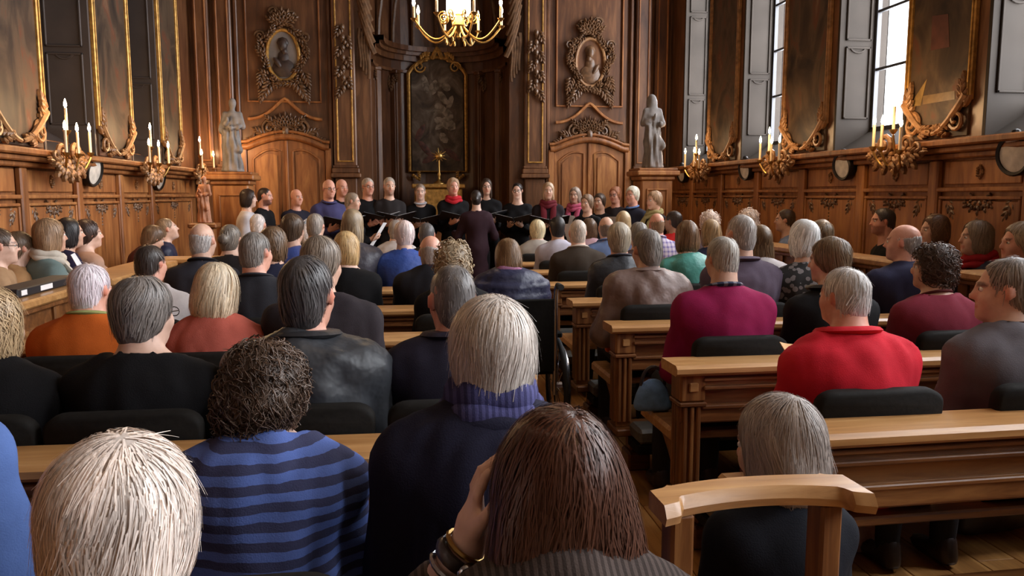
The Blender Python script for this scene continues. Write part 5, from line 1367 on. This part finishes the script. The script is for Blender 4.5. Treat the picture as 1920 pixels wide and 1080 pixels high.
# --- right wall stalls, facing the nave
for (u, v, Y, lab, kw) in (
    (1472, 413, 6.45, 'brown-haired young man in a light blue shirt by the right wall', dict(hs=0.900, hair=('short', (.085, .05, .03)), top=('shirt', (.20, .26, .40), 'knit'), yaw=55, hy=10, skin='p')),
    (1655, 415, 5.05, 'dark-grey-haired man in black, in profile against right panelling', dict(hs=0.860, hair=('short', (.075, .062, .055)), top=('jacket', BLK, 'knit'), yaw=75, hy=5, skin='r', extra=('stubble',), q=1)),
    (1752, 432, 4.52, 'brown-haired woman in dark red in the right stalls', dict(hs=0.900, hair=('wavy', (.17, .085, .040)), top=('sweater', (.15, .014, .016), 'knit'), yaw=70, hy=10, woman=True)),
    (1830, 446, 4.16, 'grey-brown-haired woman in navy with red scarf, right stalls', dict(hs=0.930, hair=('bob', (.22, .165, .115)), top=('jacket', (.020, .022, .035), 'shell'), yaw=72, hy=5, woman=True, q=1, extra=(('scarf', (.32, .015, .02)),))),
    (1912, 456, 3.80, 'grey-blond man cut by the right edge, in profile', dict(hair=('full', (.35, .27, .19)), top=('jacket', (.05, .04, .04), 'knit'), yaw=72, hy=5, skin='r', q=1))):
    person(u, v, Y * 1.055, lab, **{**kw, 'hs': kw.get('hs', 1.0) * 1.05})
# --- left of the aisle
aud(920, 668, 1, 'L', 'man with tousled grey-white hair, navy coat and blue scarf', who='the man in the blue scarf', hair=('full', (.58, .52, .47)), hs=1.113, hy=4, hp=2, top=('coat', (.017, .017, .036), 'knit'), w=1.22, q=2, bulk=.034, fold=.008, messy=1.5, extra=(('bigscarf', (.085, .085, .22)), ('widecollar', (.018, .018, .038))), skin='r', cush=False, dy=.52, neck='high')
aud(497, 742, 1, 'L', 'curly brown-haired person in a blue striped jersey, head bowed', who='the blue striped jersey', hair=('curly', (.105, .062, .040)), hs=0.900, hy=-22, hp=24, lean=12, top=('jersey', (.115, .185, .52), 'stripes'), w=1.16, q=2, neck='scoop', bulk=.018, fold=.009, dy=.62, skin='l')
aud(-235, 640, 1, 'L', 'blue-shirted person at the bottom left edge, only a shoulder showing', cush=False, hair=('short', GREY), top=('shirt', (.10, .17, .42), 'knit'), w=1.22, q=1, bulk=.03, dy=.54)
aud(235, 1000, 0, 'L', 'white-haired person in the bottom left foreground', cush=False, hair=('full', (.74, .64, .57)), hs=1.135, hp=10, lean=22, top=('sweater', (.35, .32, .3), 'knit'), w=1.0, q=2, messy=1.6, dy=.52)
aud(1045, 925, 0, 'L', 'woman with long auburn hair, hand at her cheek, bottom centre', cush=False, hair=('mane', (.105, .040, .022)), hs=1.17, hp=6, hy=6, lean=20, top=('sweater', (.085, .062, .054), 'ribs'), w=1.10, q=2, woman=True, arms=('cheek', 'lap'), messy=1.2, dy=.64, extra=('watch',), skin='l')
aud(272, 588, 2, 'L', 'woman with short grey hair, glasses and a black top', who='the grey-haired woman in black', hair=('full', (.19, .165, .15)), hs=0.966, hy=-25, hp=4, top=('sweater', BLK, 'knit'), w=1.14, q=1, neck='scoop', woman=True, extra=('glasses',), skin='l')
aud(576, 553, 2, 'L', 'man with dark grey hair in a charcoal hooded jacket', who='the charcoal hooded jacket', hair=('short', (.085, .075, .075)), hs=1.092, hy=-14, top=('jacket', (.042, .045, .052), 'shell'), w=1.22, q=1, bulk=.034, fold=.013, extra=('hood', ('standcollar', (.03, .03, .034))), skin='r')
aud(848, 563, 2, 'L', 'man with cropped grey hair in a navy coat beside the aisle', hs=1.050, who='the cropped man in navy', hair=('crop', (.17, .155, .15)), hy=12, hp=6, top=('coat', (.020, .018, .032), 'knit'), w=1.15, q=1, bulk=.026, skin='r', dy=.36, extra=(('standcollar', (.02, .018, .034)),))
aud(-18, 612, 2, 'L', 'blond wavy-haired woman in black at the left edge', who='the blond woman at the left edge', hair=('wavy', (.42, .29, .16)), hy=-20, top=('sweater', BLK, 'knit'), w=1.1, q=1, woman=True, skin='l')
aud(171, 543, 3, 'L', 'white-haired person in an orange sweater with coloured neck cord', who='the orange sweater', hair=('short', (.72, .64, .68)), hs=0.928, hy=-18, top=('sweater', (.50, .105, .015), 'knit'), w=1.12, q=1, extra=(('collar', (.30, .32, .12)), ('lanyard', (.4, .03, .10))), skin='r', bulk=.018)
aud(408, 548, 3, 'L', 'pale-blond bobbed woman in a coral top', who='the coral top', hair=('bob', (.64, .52, .37)), hs=1.050, hy=-16, hp=10, top=('top', (.46, .105, .075), 'knit'), w=1.05, q=1, woman=True, extra=('glasses',), skin='l')
aud(605, 494, 3, 'L', 'grey-brown-haired person in a dark plum top', cush=False, hair=('full', (.23, .18, .14)), hs=0.936, hy=-30, hp=8, top=('sweater', (.026, .020, .024), 'knit'), w=1.18, q=1, bulk=.026)
aud(480, 474, 4, 'L', 'grey-haired man in a dark suit, right ear showing', who='the grey-haired man in the suit', hair=('short', (.22, .195, .175)), hs=0.949, hy=-28, top=('jacket', (.022, .022, .027), 'knit'), w=1.15, q=1, skin='r', bulk=.022, extra=(('collar', (.03, .03, .036)),))
aud(283, 495, 4, 'L', 'dark short-haired man in a white shirt', hs=0.870, who='the man in the white shirt', hair=('short', (.055, .040, .034)), hy=-22, top=('shirt', (.60, .55, .54), 'knit'), w=1.1, q=1, extra=(('collar', (.62, .56, .55)),), skin='r')
aud(850, 497, 4, 'L', 'blond tousled head in front of the cropped man', who='the tousled blond head', hair=('curly', (.36, .27, .17)), hy=-5, hp=10, top=('sweater', BLK, 'knit'), w=.95, messy=1.5, woman=True)
aud(380, 451, 5, 'L', 'bald grey man in a slate sweater near the left stalls', cush=False, hair=('fringe', (.46, .42, .40)), hy=-15, top=('sweater', (.040, .040, .052), 'knit'), w=1.18, q=1, skin='p', extra=(('collar', (.02, .02, .025)),))
aud(514, 459, 5, 'L', 'wavy auburn-brown head beside the blue jacket', cush=False, hair=('wavy', (.17, .095, .048)), hy=-25, top=('sweater', NAVY, 'knit'), woman=True)
aud(650, 467, 5, 'L', 'golden-blond woman in a black top', cush=False, hair=('bob', (.56, .37, .17)), hy=-15, top=('sweater', BLK, 'knit'), w=1.05, q=1, woman=True, neck='scoop', skin='l')
aud(808, 474, 5, 'L', 'bald red-headed man in a dark suit', cush=False, hair=('fringe', (.42, .34, .30)), hs=1.04, hy=-8, skin='r', top=('jacket', (.018, .017, .021), 'knit'), w=1.22, q=1, bulk=.026, extra=(('collar', (.08, .02, .02)),))
aud(433, 449, 6, 'L', 'woman with grey-brown hair in a low bun, dark top', cush=False, hair=('bun', (.20, .165, .135)), hy=-15, top=('sweater', (.02, .016, .016), 'knit'), w=1.1, woman=True, neck='scoop', skin='l')
aud(550, 430, 6, 'L', 'brown-haired man in a bright blue jacket', cush=False, hair=('full', (.115, .068, .040)), hy=-20, top=('jacket', (.045, .075, .27), 'shell'), w=1.05, bulk=.028, fold=.01, extra=('hood',))
aud(662, 420, 6, 'L', 'grey-blond woman with long straight hair in a grey coat', cush=False, hair=('long', (.33, .24, .145)), hy=-20, top=('coat', (.055, .052, .068), 'shell'), w=1.0, woman=True, bulk=.022)
aud(757, 441, 6, 'L', 'white-haired person in a bright blue jacket left of bald man', cush=False, hair=('full', (.74, .62, .60)), hy=10, top=('jacket', (.035, .080, .32), 'shell'), w=1.1, bulk=.026, skin='l', hs=.95)
aud(592, 424, 7, 'L', 'grey short-haired man before the purple shirt', cush=False, hair=('short', (.34, .29, .25)), hy=-15, top=('sweater', (.05, .05, .06), 'knit'))
aud(800, 441, 7, 'L', 'dark-grey-haired man behind the bald red head', cush=False, hair=('short', (.15, .14, .14)), top=('jacket', (.028, .028, .032), 'knit'), skin='r')
aud(484, 422, 8, 'L', 'white-haired man low before the choir\'s left end', cush=False, hair=('thin', (.72, .64, .60)), hy=-15, top=('shirt', (.5, .48, .48), 'knit'))
aud(578, 442, 8, 'L', 'white head peeking beside the bright blue jacket', cush=False, hair=('full', (.66, .58, .54)), hy=-40, top=('sweater', (.1, .1, .12), 'knit'), hs=.95)
aud(742, 433, 8, 'L', 'grey head with white shoulder behind the white-haired blue jacket', cush=False, hair=('short', (.40, .35, .32)), top=('shirt', (.55, .50, .48), 'knit'))
# --- left wall stalls
for (u, v, Y, lab, kw) in (
    (0, 462, 5.05, 'person with glasses cut by the left edge, in profile', dict(hair=('short', (.12, .075, .05)), top=('sweater', (.40, .24, .13), 'knit'), yaw=-62, extra=('glasses',), skin='l', q=1)),
    (38, 466, 5.30, 'short brown-haired woman in an ochre sweater leaning on the desk', dict(hair=('short', (.17, .105, .062)), top=('sweater', (.40, .22, .10), 'knit'), yaw=-55, hy=10, lean=9, woman=True, skin='l', q=1, arms='forward', bulk=.02)),
    (94, 442, 5.35, 'brown-blond bobbed woman in teal with cream striped scarf', dict(hair=('bob', (.30, .18, .10)), top=('sweater', (.16, .22, .215), 'knit'), yaw=-50, hy=5, woman=True, q=1, extra=(('front_scarf', (.62, .56, .48)), ('scarf', (.60, .54, .46))))),
    (130, 437, 6.05, 'black-haired woman in dark purple in the left stalls', dict(hair=('bob', (.020, .014, .014)), top=('sweater', (.025, .018, .045), 'knit'), yaw=-50, hy=-5, woman=True)),
    (166, 439, 6.35, 'short dark-haired woman in a beige-pink top, left stalls', dict(hair=('full', (.060, .032, .024)), top=('top', (.46, .28, .20), 'knit'), yaw=-45, hy=-8, woman=True, skin='l', neck='scoop')),
    (288, 447, 7.35, 'bowed brown-haired person in dark red by the left panelling', dict(hair=('full', (.16, .095, .055)), top=('sweater', (.075, .022, .022), 'knit'), yaw=-50, hp=25, lean=18)),
    (313, 430, 7.75, 'grey-brown-haired person in navy looking up, left panelling', dict(hair=('short', (.28, .19, .12)), top=('jacket', (.022, .024, .055), 'shell'), yaw=-70, hp=-14, skin='l'))):
    person(u, v, Y, lab, **kw)
# --- the wheelchair user in the aisle
WCH, WCI = person(952, 482, 4.62, 'woman with brown-blond hair in a navy puffer jacket in the wheelchair', hair=('bob', (.23, .125, .058)), top=('jacket', (.024, .026, .062), 'shell'), w=1.15, q=1, woman=True, bulk=.038, fold=.006, extra=('hood', 'puffer', ('scarf', (.36, .16, .27))), hp=14, lean=8)
# --- the woman in the front chair
person(1460, 838, 1.62, 'grey-bobbed woman in dark navy sitting low in the front chair', hair=('bob', (.33, .28, .25)), hs=1.281, hy=30, hp=8, lean=4, sc=.84, hz=.36, top=('jacket', (.010, .011, .016), 'knit'), w=.9, q=2, woman=True, extra=(('collar', (.20, .18, .26)),), bulk=.02, messy=1.3)
# ------------------------------------------------------------------ the choir and its conductor
CH = [
 (466, 372, 8.75, -85, 'long-haired singer in a white top at the left end of the choir', dict(hair=('wavy', DBR), top=('top', (.58, .54, .56), 'knit'), woman=True, skin='l', arms='down')),
 (497, 368, 9.00, -105, 'bearded singer in a black shirt holding an open folder', dict(hair=('crop', DBR), top=('shirt', BLK, 'knit'), extra=('beard',), skin='r', f=1)),
 (556, 370, 9.20, -140, 'bald singer in navy holding up a white sheet', dict(hair=None, top=('sweater', (.02, .018, .03), 'knit'), skin='r', f=2)),
 (617, 354, 8.60, -152, 'tall bald singer in a purple-blue shirt', dict(hair=None, top=('shirt', (.055, .050, .13), 'knit'), skin='r', w=1.2, f=1, extra=('glasses', ('collar', (.06, .055, .14))))),
 (641, 352, 9.45, -148, 'balding singer in black behind the purple shirt', dict(hair=('fringe', (.40, .30, .26)), top=('shirt', BLK, 'knit'), skin='r')),
 (661, 378, 8.30, -100, 'small grey-haired singer holding a white sheet by the purple shirt', dict(hair=('short', (.36, .27, .20)), top=('top', BLK, 'knit'), woman=True, f=2)),
 (690, 350, 9.40, -155, 'white-haired singer in black, left of the grey-bearded one', dict(hair=('short', (.52, .44, .38)), top=('shirt', BLK, 'knit'), skin='r', f=1, extra=('glasses',))),
 (730, 349, 9.40, -168, 'grey-bearded singer in black with an open folder', dict(hair=('short', (.50, .42, .35)), top=('shirt', (.02, .016, .016), 'knit'), extra=('stubble',), f=1)),
 (788, 360, 9.80, 178, 'singer in a black jacket and pale shirt before the altar', dict(hair=('short', (.30, .22, .17)), top=('jacket', BLK, 'knit'), f=1, neck='v', extra=(('collar', (.5, .5, .55)),), skin='l')),
 (850, 350, 9.70, -172, 'short blond singer in black with a red scarf', dict(hair=('full', (.46, .30, .18)), top=('dress', BLK, 'knit'), woman=True, f=1, extra=(('scarf', (.48, .02, .03)),), skin='r')),
 (912, 350, 10.0, 178, 'dark long-haired singer with glasses behind the conductor', dict(hair=('long', (.06, .035, .022)), top=('top', BLK, 'knit'), woman=True, extra=('glasses',), f=1)),
 (970, 358, 9.70, 165, 'dark-haired singer with glasses and a black wide-necked dress', dict(hair=('tied', (.035, .022, .018)), top=('dress', BLK, 'knit'), woman=True, extra=('glasses',), f=1, neck='scoop', skin='l')),
 (1028, 358, 9.10, 172, 'singer with long blond hair and a maroon scarf', dict(hair=('long', (.50, .33, .20)), top=('dress', (.02, .014, .016), 'knit'), woman=True, f=1, extra=(('scarf', (.13, .015, .022)), ('front_scarf', (.13, .015, .022))))),
 (1078, 366, 9.30, 150, 'singer with ash-blond hair and a pink scarf', dict(hair=('bob', (.36, .27, .21)), top=('top', BLK, 'knit'), woman=True, extra=(('scarf', (.48, .09, .16)), ('front_scarf', (.48, .09, .16))), f=2)),
 (1100, 381, 8.30, 138, 'short brown-haired singer low beside the pink scarf', dict(hair=('full', (.25, .16, .10)), top=('top', BLK, 'knit'), woman=True, f=2)),
 (1124, 378, 8.75, 140, 'dark short-haired singer between brown and red hair', dict(hair=('full', (.10, .06, .04)), top=('top', BLK, 'knit'), woman=True)),
 (1153, 366, 9.15, 140, 'red-haired singer in black, right of the group', dict(hair=('full', (.48, .19, .09)), top=('top', (.025, .018, .018), 'knit'), woman=True, skin='r', extra=('glasses',))),
 (1185, 366, 8.60, 128, 'white-haired singer in a navy jacket and blue shirt', dict(hair=('full', (.80, .70, .58)), top=('jacket', (.018, .018, .030), 'knit'), extra=(('collar', (.10, .17, .36)),), f=2, skin='r')),
 (1226, 376, 8.00, 112, 'singer with blond-brown hair and an olive scarf, right end', dict(hair=('full', (.42, .27, .16)), top=('top', (.02, .015, .016), 'knit'), woman=True, extra=(('scarf', (.30, .25, .11)), ('front_scarf', (.30, .25, .11))), f=1)),
]
def folder(inf, who, kind):
    wr = inf['wr']; c = (wr[0] + wr[1]) / 2 + v3(0, .075, .045) * inf['s']
    p = to_world(inf, c)
    if kind == 1:
        r = thing('music_folder', 'open black music folder held by the ' + who, 'folder', tuple(p), inf['ya'], 'music folders of the choir')
        for sd in (-1, 1):
            R = rotm('x', radians(20)) @ rotm('y', sd * radians(-14))
            q_ = lambda V, off: (V + v3(sd * .118, 0, off)) @ R.T
            MB().box((-.115, -.155, -.003), (.115, .155, .003), .002).map(lambda V: q_(V, 0)).obj('cover', 'black', r)
            MB().box((-.105, -.145, .003), (.105, .145, .007), .002).map(lambda V: q_(V, 0)).obj('page', 'paper', r)
    else:
        r = thing('sheet_music', 'white sheet of music held by the ' + who, 'sheet', tuple(p), inf['ya'], 'loose music sheets of the choir')
        t = np.linspace(-1, 1, 9); R = rotm('x', radians(58))
        V = []; F = []
        for tt in t:
            for yy in (-.148, .148): V += [(tt * .11, yy, .012 * (1 - tt * tt)), (tt * .11, yy, .012 * (1 - tt * tt) + .0012)]
        for i in range(8): a = i * 4; F += [[a, a + 4, a + 6, a + 2], [a + 1, a + 3, a + 7, a + 5]]
        MB().add(V, F).map(lambda V: V @ R.T).obj('leaf', 'paper', r, True)
    return r
for (u, v, Y, yaw, lab, kw) in CH:
    kw = dict(kw); f = kw.pop('f', 0); kw.setdefault('arms', 'folder')
    r, inf = person(u, v, Y, lab, pose='stand', yaw=yaw, lean=1, hp=4, bottom=BLK, **kw)
    if f: folder(inf, lab.split(',')[0].split(' behind')[0].split(' low ')[0].split(' before')[0].replace(' and a black wide-necked dress', '').replace(' holding an open folder', '').replace(' with an open folder', '').replace(' holding up a white sheet', '').replace(' holding a white sheet', ''), f)
KR, KI = person(893, 372, 9.0, 'conductor in a dark plum tunic seen from behind in the aisle', pose='stand', yaw=0, hy=-6, hair=('tied', (.045, .030, .026)), top=('tunic', (.036, .016, .022), 'knit'), bottom=BLK, woman=True, arms='conduct', lean=2, neck='scoop', skin='l', w=1.05)
# ------------------------------------------------------------------ small things
def sheet(corners, name, label, cat, mat, th=.0015):
    P = np.array(corners, float); c = P.mean(0)
    n = np.cross(P[1] - P[0], P[3] - P[0]); n /= np.linalg.norm(n)
    t = np.linspace(0, 1, 7); V = []; F = []
    for a in t:
        e0 = P[0] * (1 - a) + P[1] * a; e1 = P[3] * (1 - a) + P[2] * a; b = n * .012 * sin(pi * a)
        V += [e0 + b - c, e1 + b - c, e0 + b + n * th - c, e1 + b + n * th - c]
    for i in range(6): k = i * 4; F += [[k, k + 1, k + 5, k + 4], [k + 2, k + 6, k + 7, k + 3], [k, k + 4, k + 6, k + 2], [k + 1, k + 3, k + 7, k + 5]]
    F += [[0, 2, 3, 1], [24, 25, 27, 26]]
    return tag(MB().add(V, F).obj(name, mat, None, True, tuple(c)), label, cat)
sheet([on_y(1462, 641, 2.42), on_y(1520, 643, 2.50), on_y(1500, 700, 2.44), on_y(1490, 686, 2.38)], 'paper_sheet', 'orange-white paper sheet held by the man in the red fleece', 'paper', 'paper_y')
sheet([on_y(133, 478, 5.0), on_y(140, 474, 5.05), on_y(160, 505, 5.05), on_y(150, 508, 5.0)], 'paper_sheet', 'white paper held by the black-haired woman in the left stalls', 'paper', 'paper')
sheet([on_y(105, 822, 2.36), on_y(121, 820, 2.40), on_y(124, 842, 2.36), on_y(112, 842, 2.34)], 'paper_sheet', 'small white paper on the pew at far left', 'paper', 'paper')
# black case on the left desk
c = on_x(68, 533, -1.93); r = thing('black_case', 'long flat black case with pale labels on the left stall desk', 'case', (-1.93, c[1], .946))
MB().box((-.07, -.36, 0), (.07, .36, .045), .006).obj('case_body', 'black', r)
for y, l in ((-.30, .03), (-.05, .07), (.28, .06)): MB().box((.0705, y - l, .010), (.073, y + l, .036), .001).obj('paper_label', 'paper', r)
# wheelchair
wl = WCI['loc']; r = thing('wheelchair', 'black and steel wheelchair standing in the aisle', 'wheelchair', (wl[0], wl[1], 0))
for sd in (-1, 1):
    x = sd * .29; a = np.arange(28) * 2 * pi / 28
    w_ = MB().tube(np.stack([0 * a + x, .02 + .29 * np.cos(a), .30 + .29 * np.sin(a)], 1), .016, 8, True).obj('wheel', 'rubber', r, True)
    MB().tube(np.stack([0 * a + x, .02 + .268 * np.cos(a), .30 + .268 * np.sin(a)], 1), .008, 6, True).obj('rim', 'steel', w_, True)
    MB().tube(np.stack([0 * a + x + sd * .03, .02 + .25 * np.cos(a), .30 + .25 * np.sin(a)], 1), .007, 6, True).obj('hand_rim', 'steel', w_, True)
    MB().tube([(x - .03, .02, .30), (x + .03, .02, .30)], .03, 10).obj('hub', 'steel', w_)
    for k in range(10): MB().tube([(x, .02, .30), (x, .02 + .268 * cos(k * pi / 5), .30 + .268 * sin(k * pi / 5))], .0022, 4).obj('spoke', 'steel', w_)
    MB().tube([(sd * .24, -.17, .30), (sd * .24, -.19, .88), (sd * .24, -.21, .93), (sd * .24, -.27, .945), (sd * .24, -.33, .945)], .013, 8).obj('push_handle', 'steel', r, True)
    MB().tube([(sd * .24, -.25, .945), (sd * .24, -.34, .945)], .018, 8).obj('grip', 'rubber', r, True)
    MB().tube([(sd * .24, -.17, .42), (sd * .24, .36, .42), (sd * .22, .42, .12), (sd * .2, .55, .08)], .012, 8).obj('side_frame', 'steel', r, True)
    MB().box((sd * .27 - .03, -.10, .62), (sd * .27 + .03, .22, .65), .01).obj('armrest', 'pad', r)
    b = np.arange(16) * 2 * pi / 16; MB().tube(np.stack([0 * b + sd * .22, .42 + .08 * np.cos(b), .085 + .07 * np.sin(b)], 1), .014, 6, True).obj('caster', 'rubber', r, True)
    MB().box((sd * .11 - .09, .46, .05), (sd * .11 + .09, .62, .065), .005).obj('footplate', 'black', r)
MB().box((-.235, -.195, .44), (.235, -.165, .86), .012).obj('back_sling', 'pad', r); MB().box((-.235, -.17, .42), (.235, .28, .45), .01).obj('seat_sling', 'pad', r)
# bags, bottle and shoes under the pews
def bag(p, w, d, h, mat, label, strap=True, rz=0.0, name='bag'):
    r = thing(name, label, 'bag', tuple(p), rz); S = SDF(); S.ell((0, 0, h * .45), (w, d, h * .5), None, .02); S.cap((-w * .7, 0, h * .12), (w * .7, 0, h * .12), d * .7, None, .04); S.half((0, 0, .002), (0, 0, -1), .004)
    V, Q = S.surf(.014); link('bag_body', npmesh('bag_body', folds(V, Q, .008, 40, np.random.default_rng(3)), Q), mat, r)
    if strap:
        t = np.linspace(0, pi, 12); MB().tube(np.stack([w * .7 * np.cos(t), 0 * t, h * .75 + h * .55 * np.sin(t)], 1), .008, 6).obj('strap', 'leather', r, True)
    return r
bag(on_z(1622, 1024, .0) * v3(1, 1, 0) + v3(0, .0, 0), .11, .06, .19, 'bag_pink', 'dusty pink handbag with thin strap under the nearest right pew', rz=.4)
bag(on_z(1850, 985, .0) * v3(1, 1, 0), .22, .11, .26, 'leather', 'glossy black bag under the nearest right pew', rz=.2)
bag(on_z(1152, 690, .0) * v3(1, 1, 0), .10, .07, .20, 'grey_pad', 'grey bag on the floor beside the taupe jacket\'s pew', rz=.2)
p = on_y(1268, 690, 3.18); bag(v3(1.07, 3.24, .512), .075, .045, .15, 'bag_blue', 'small blue bag on the seat end beside the magenta sweater')
p = on_x(1140, 652, 1.13); o = MB().ell((0, 0, 0), (.02, .016, .026), None, 10, 7).lathe([(.006, .02), (.005, .045)], 8).obj('orange_toggle', 'orange', None, True, tuple(p)); tag(o, 'small orange plastic toggle hanging at the taupe jacket', 'toggle')
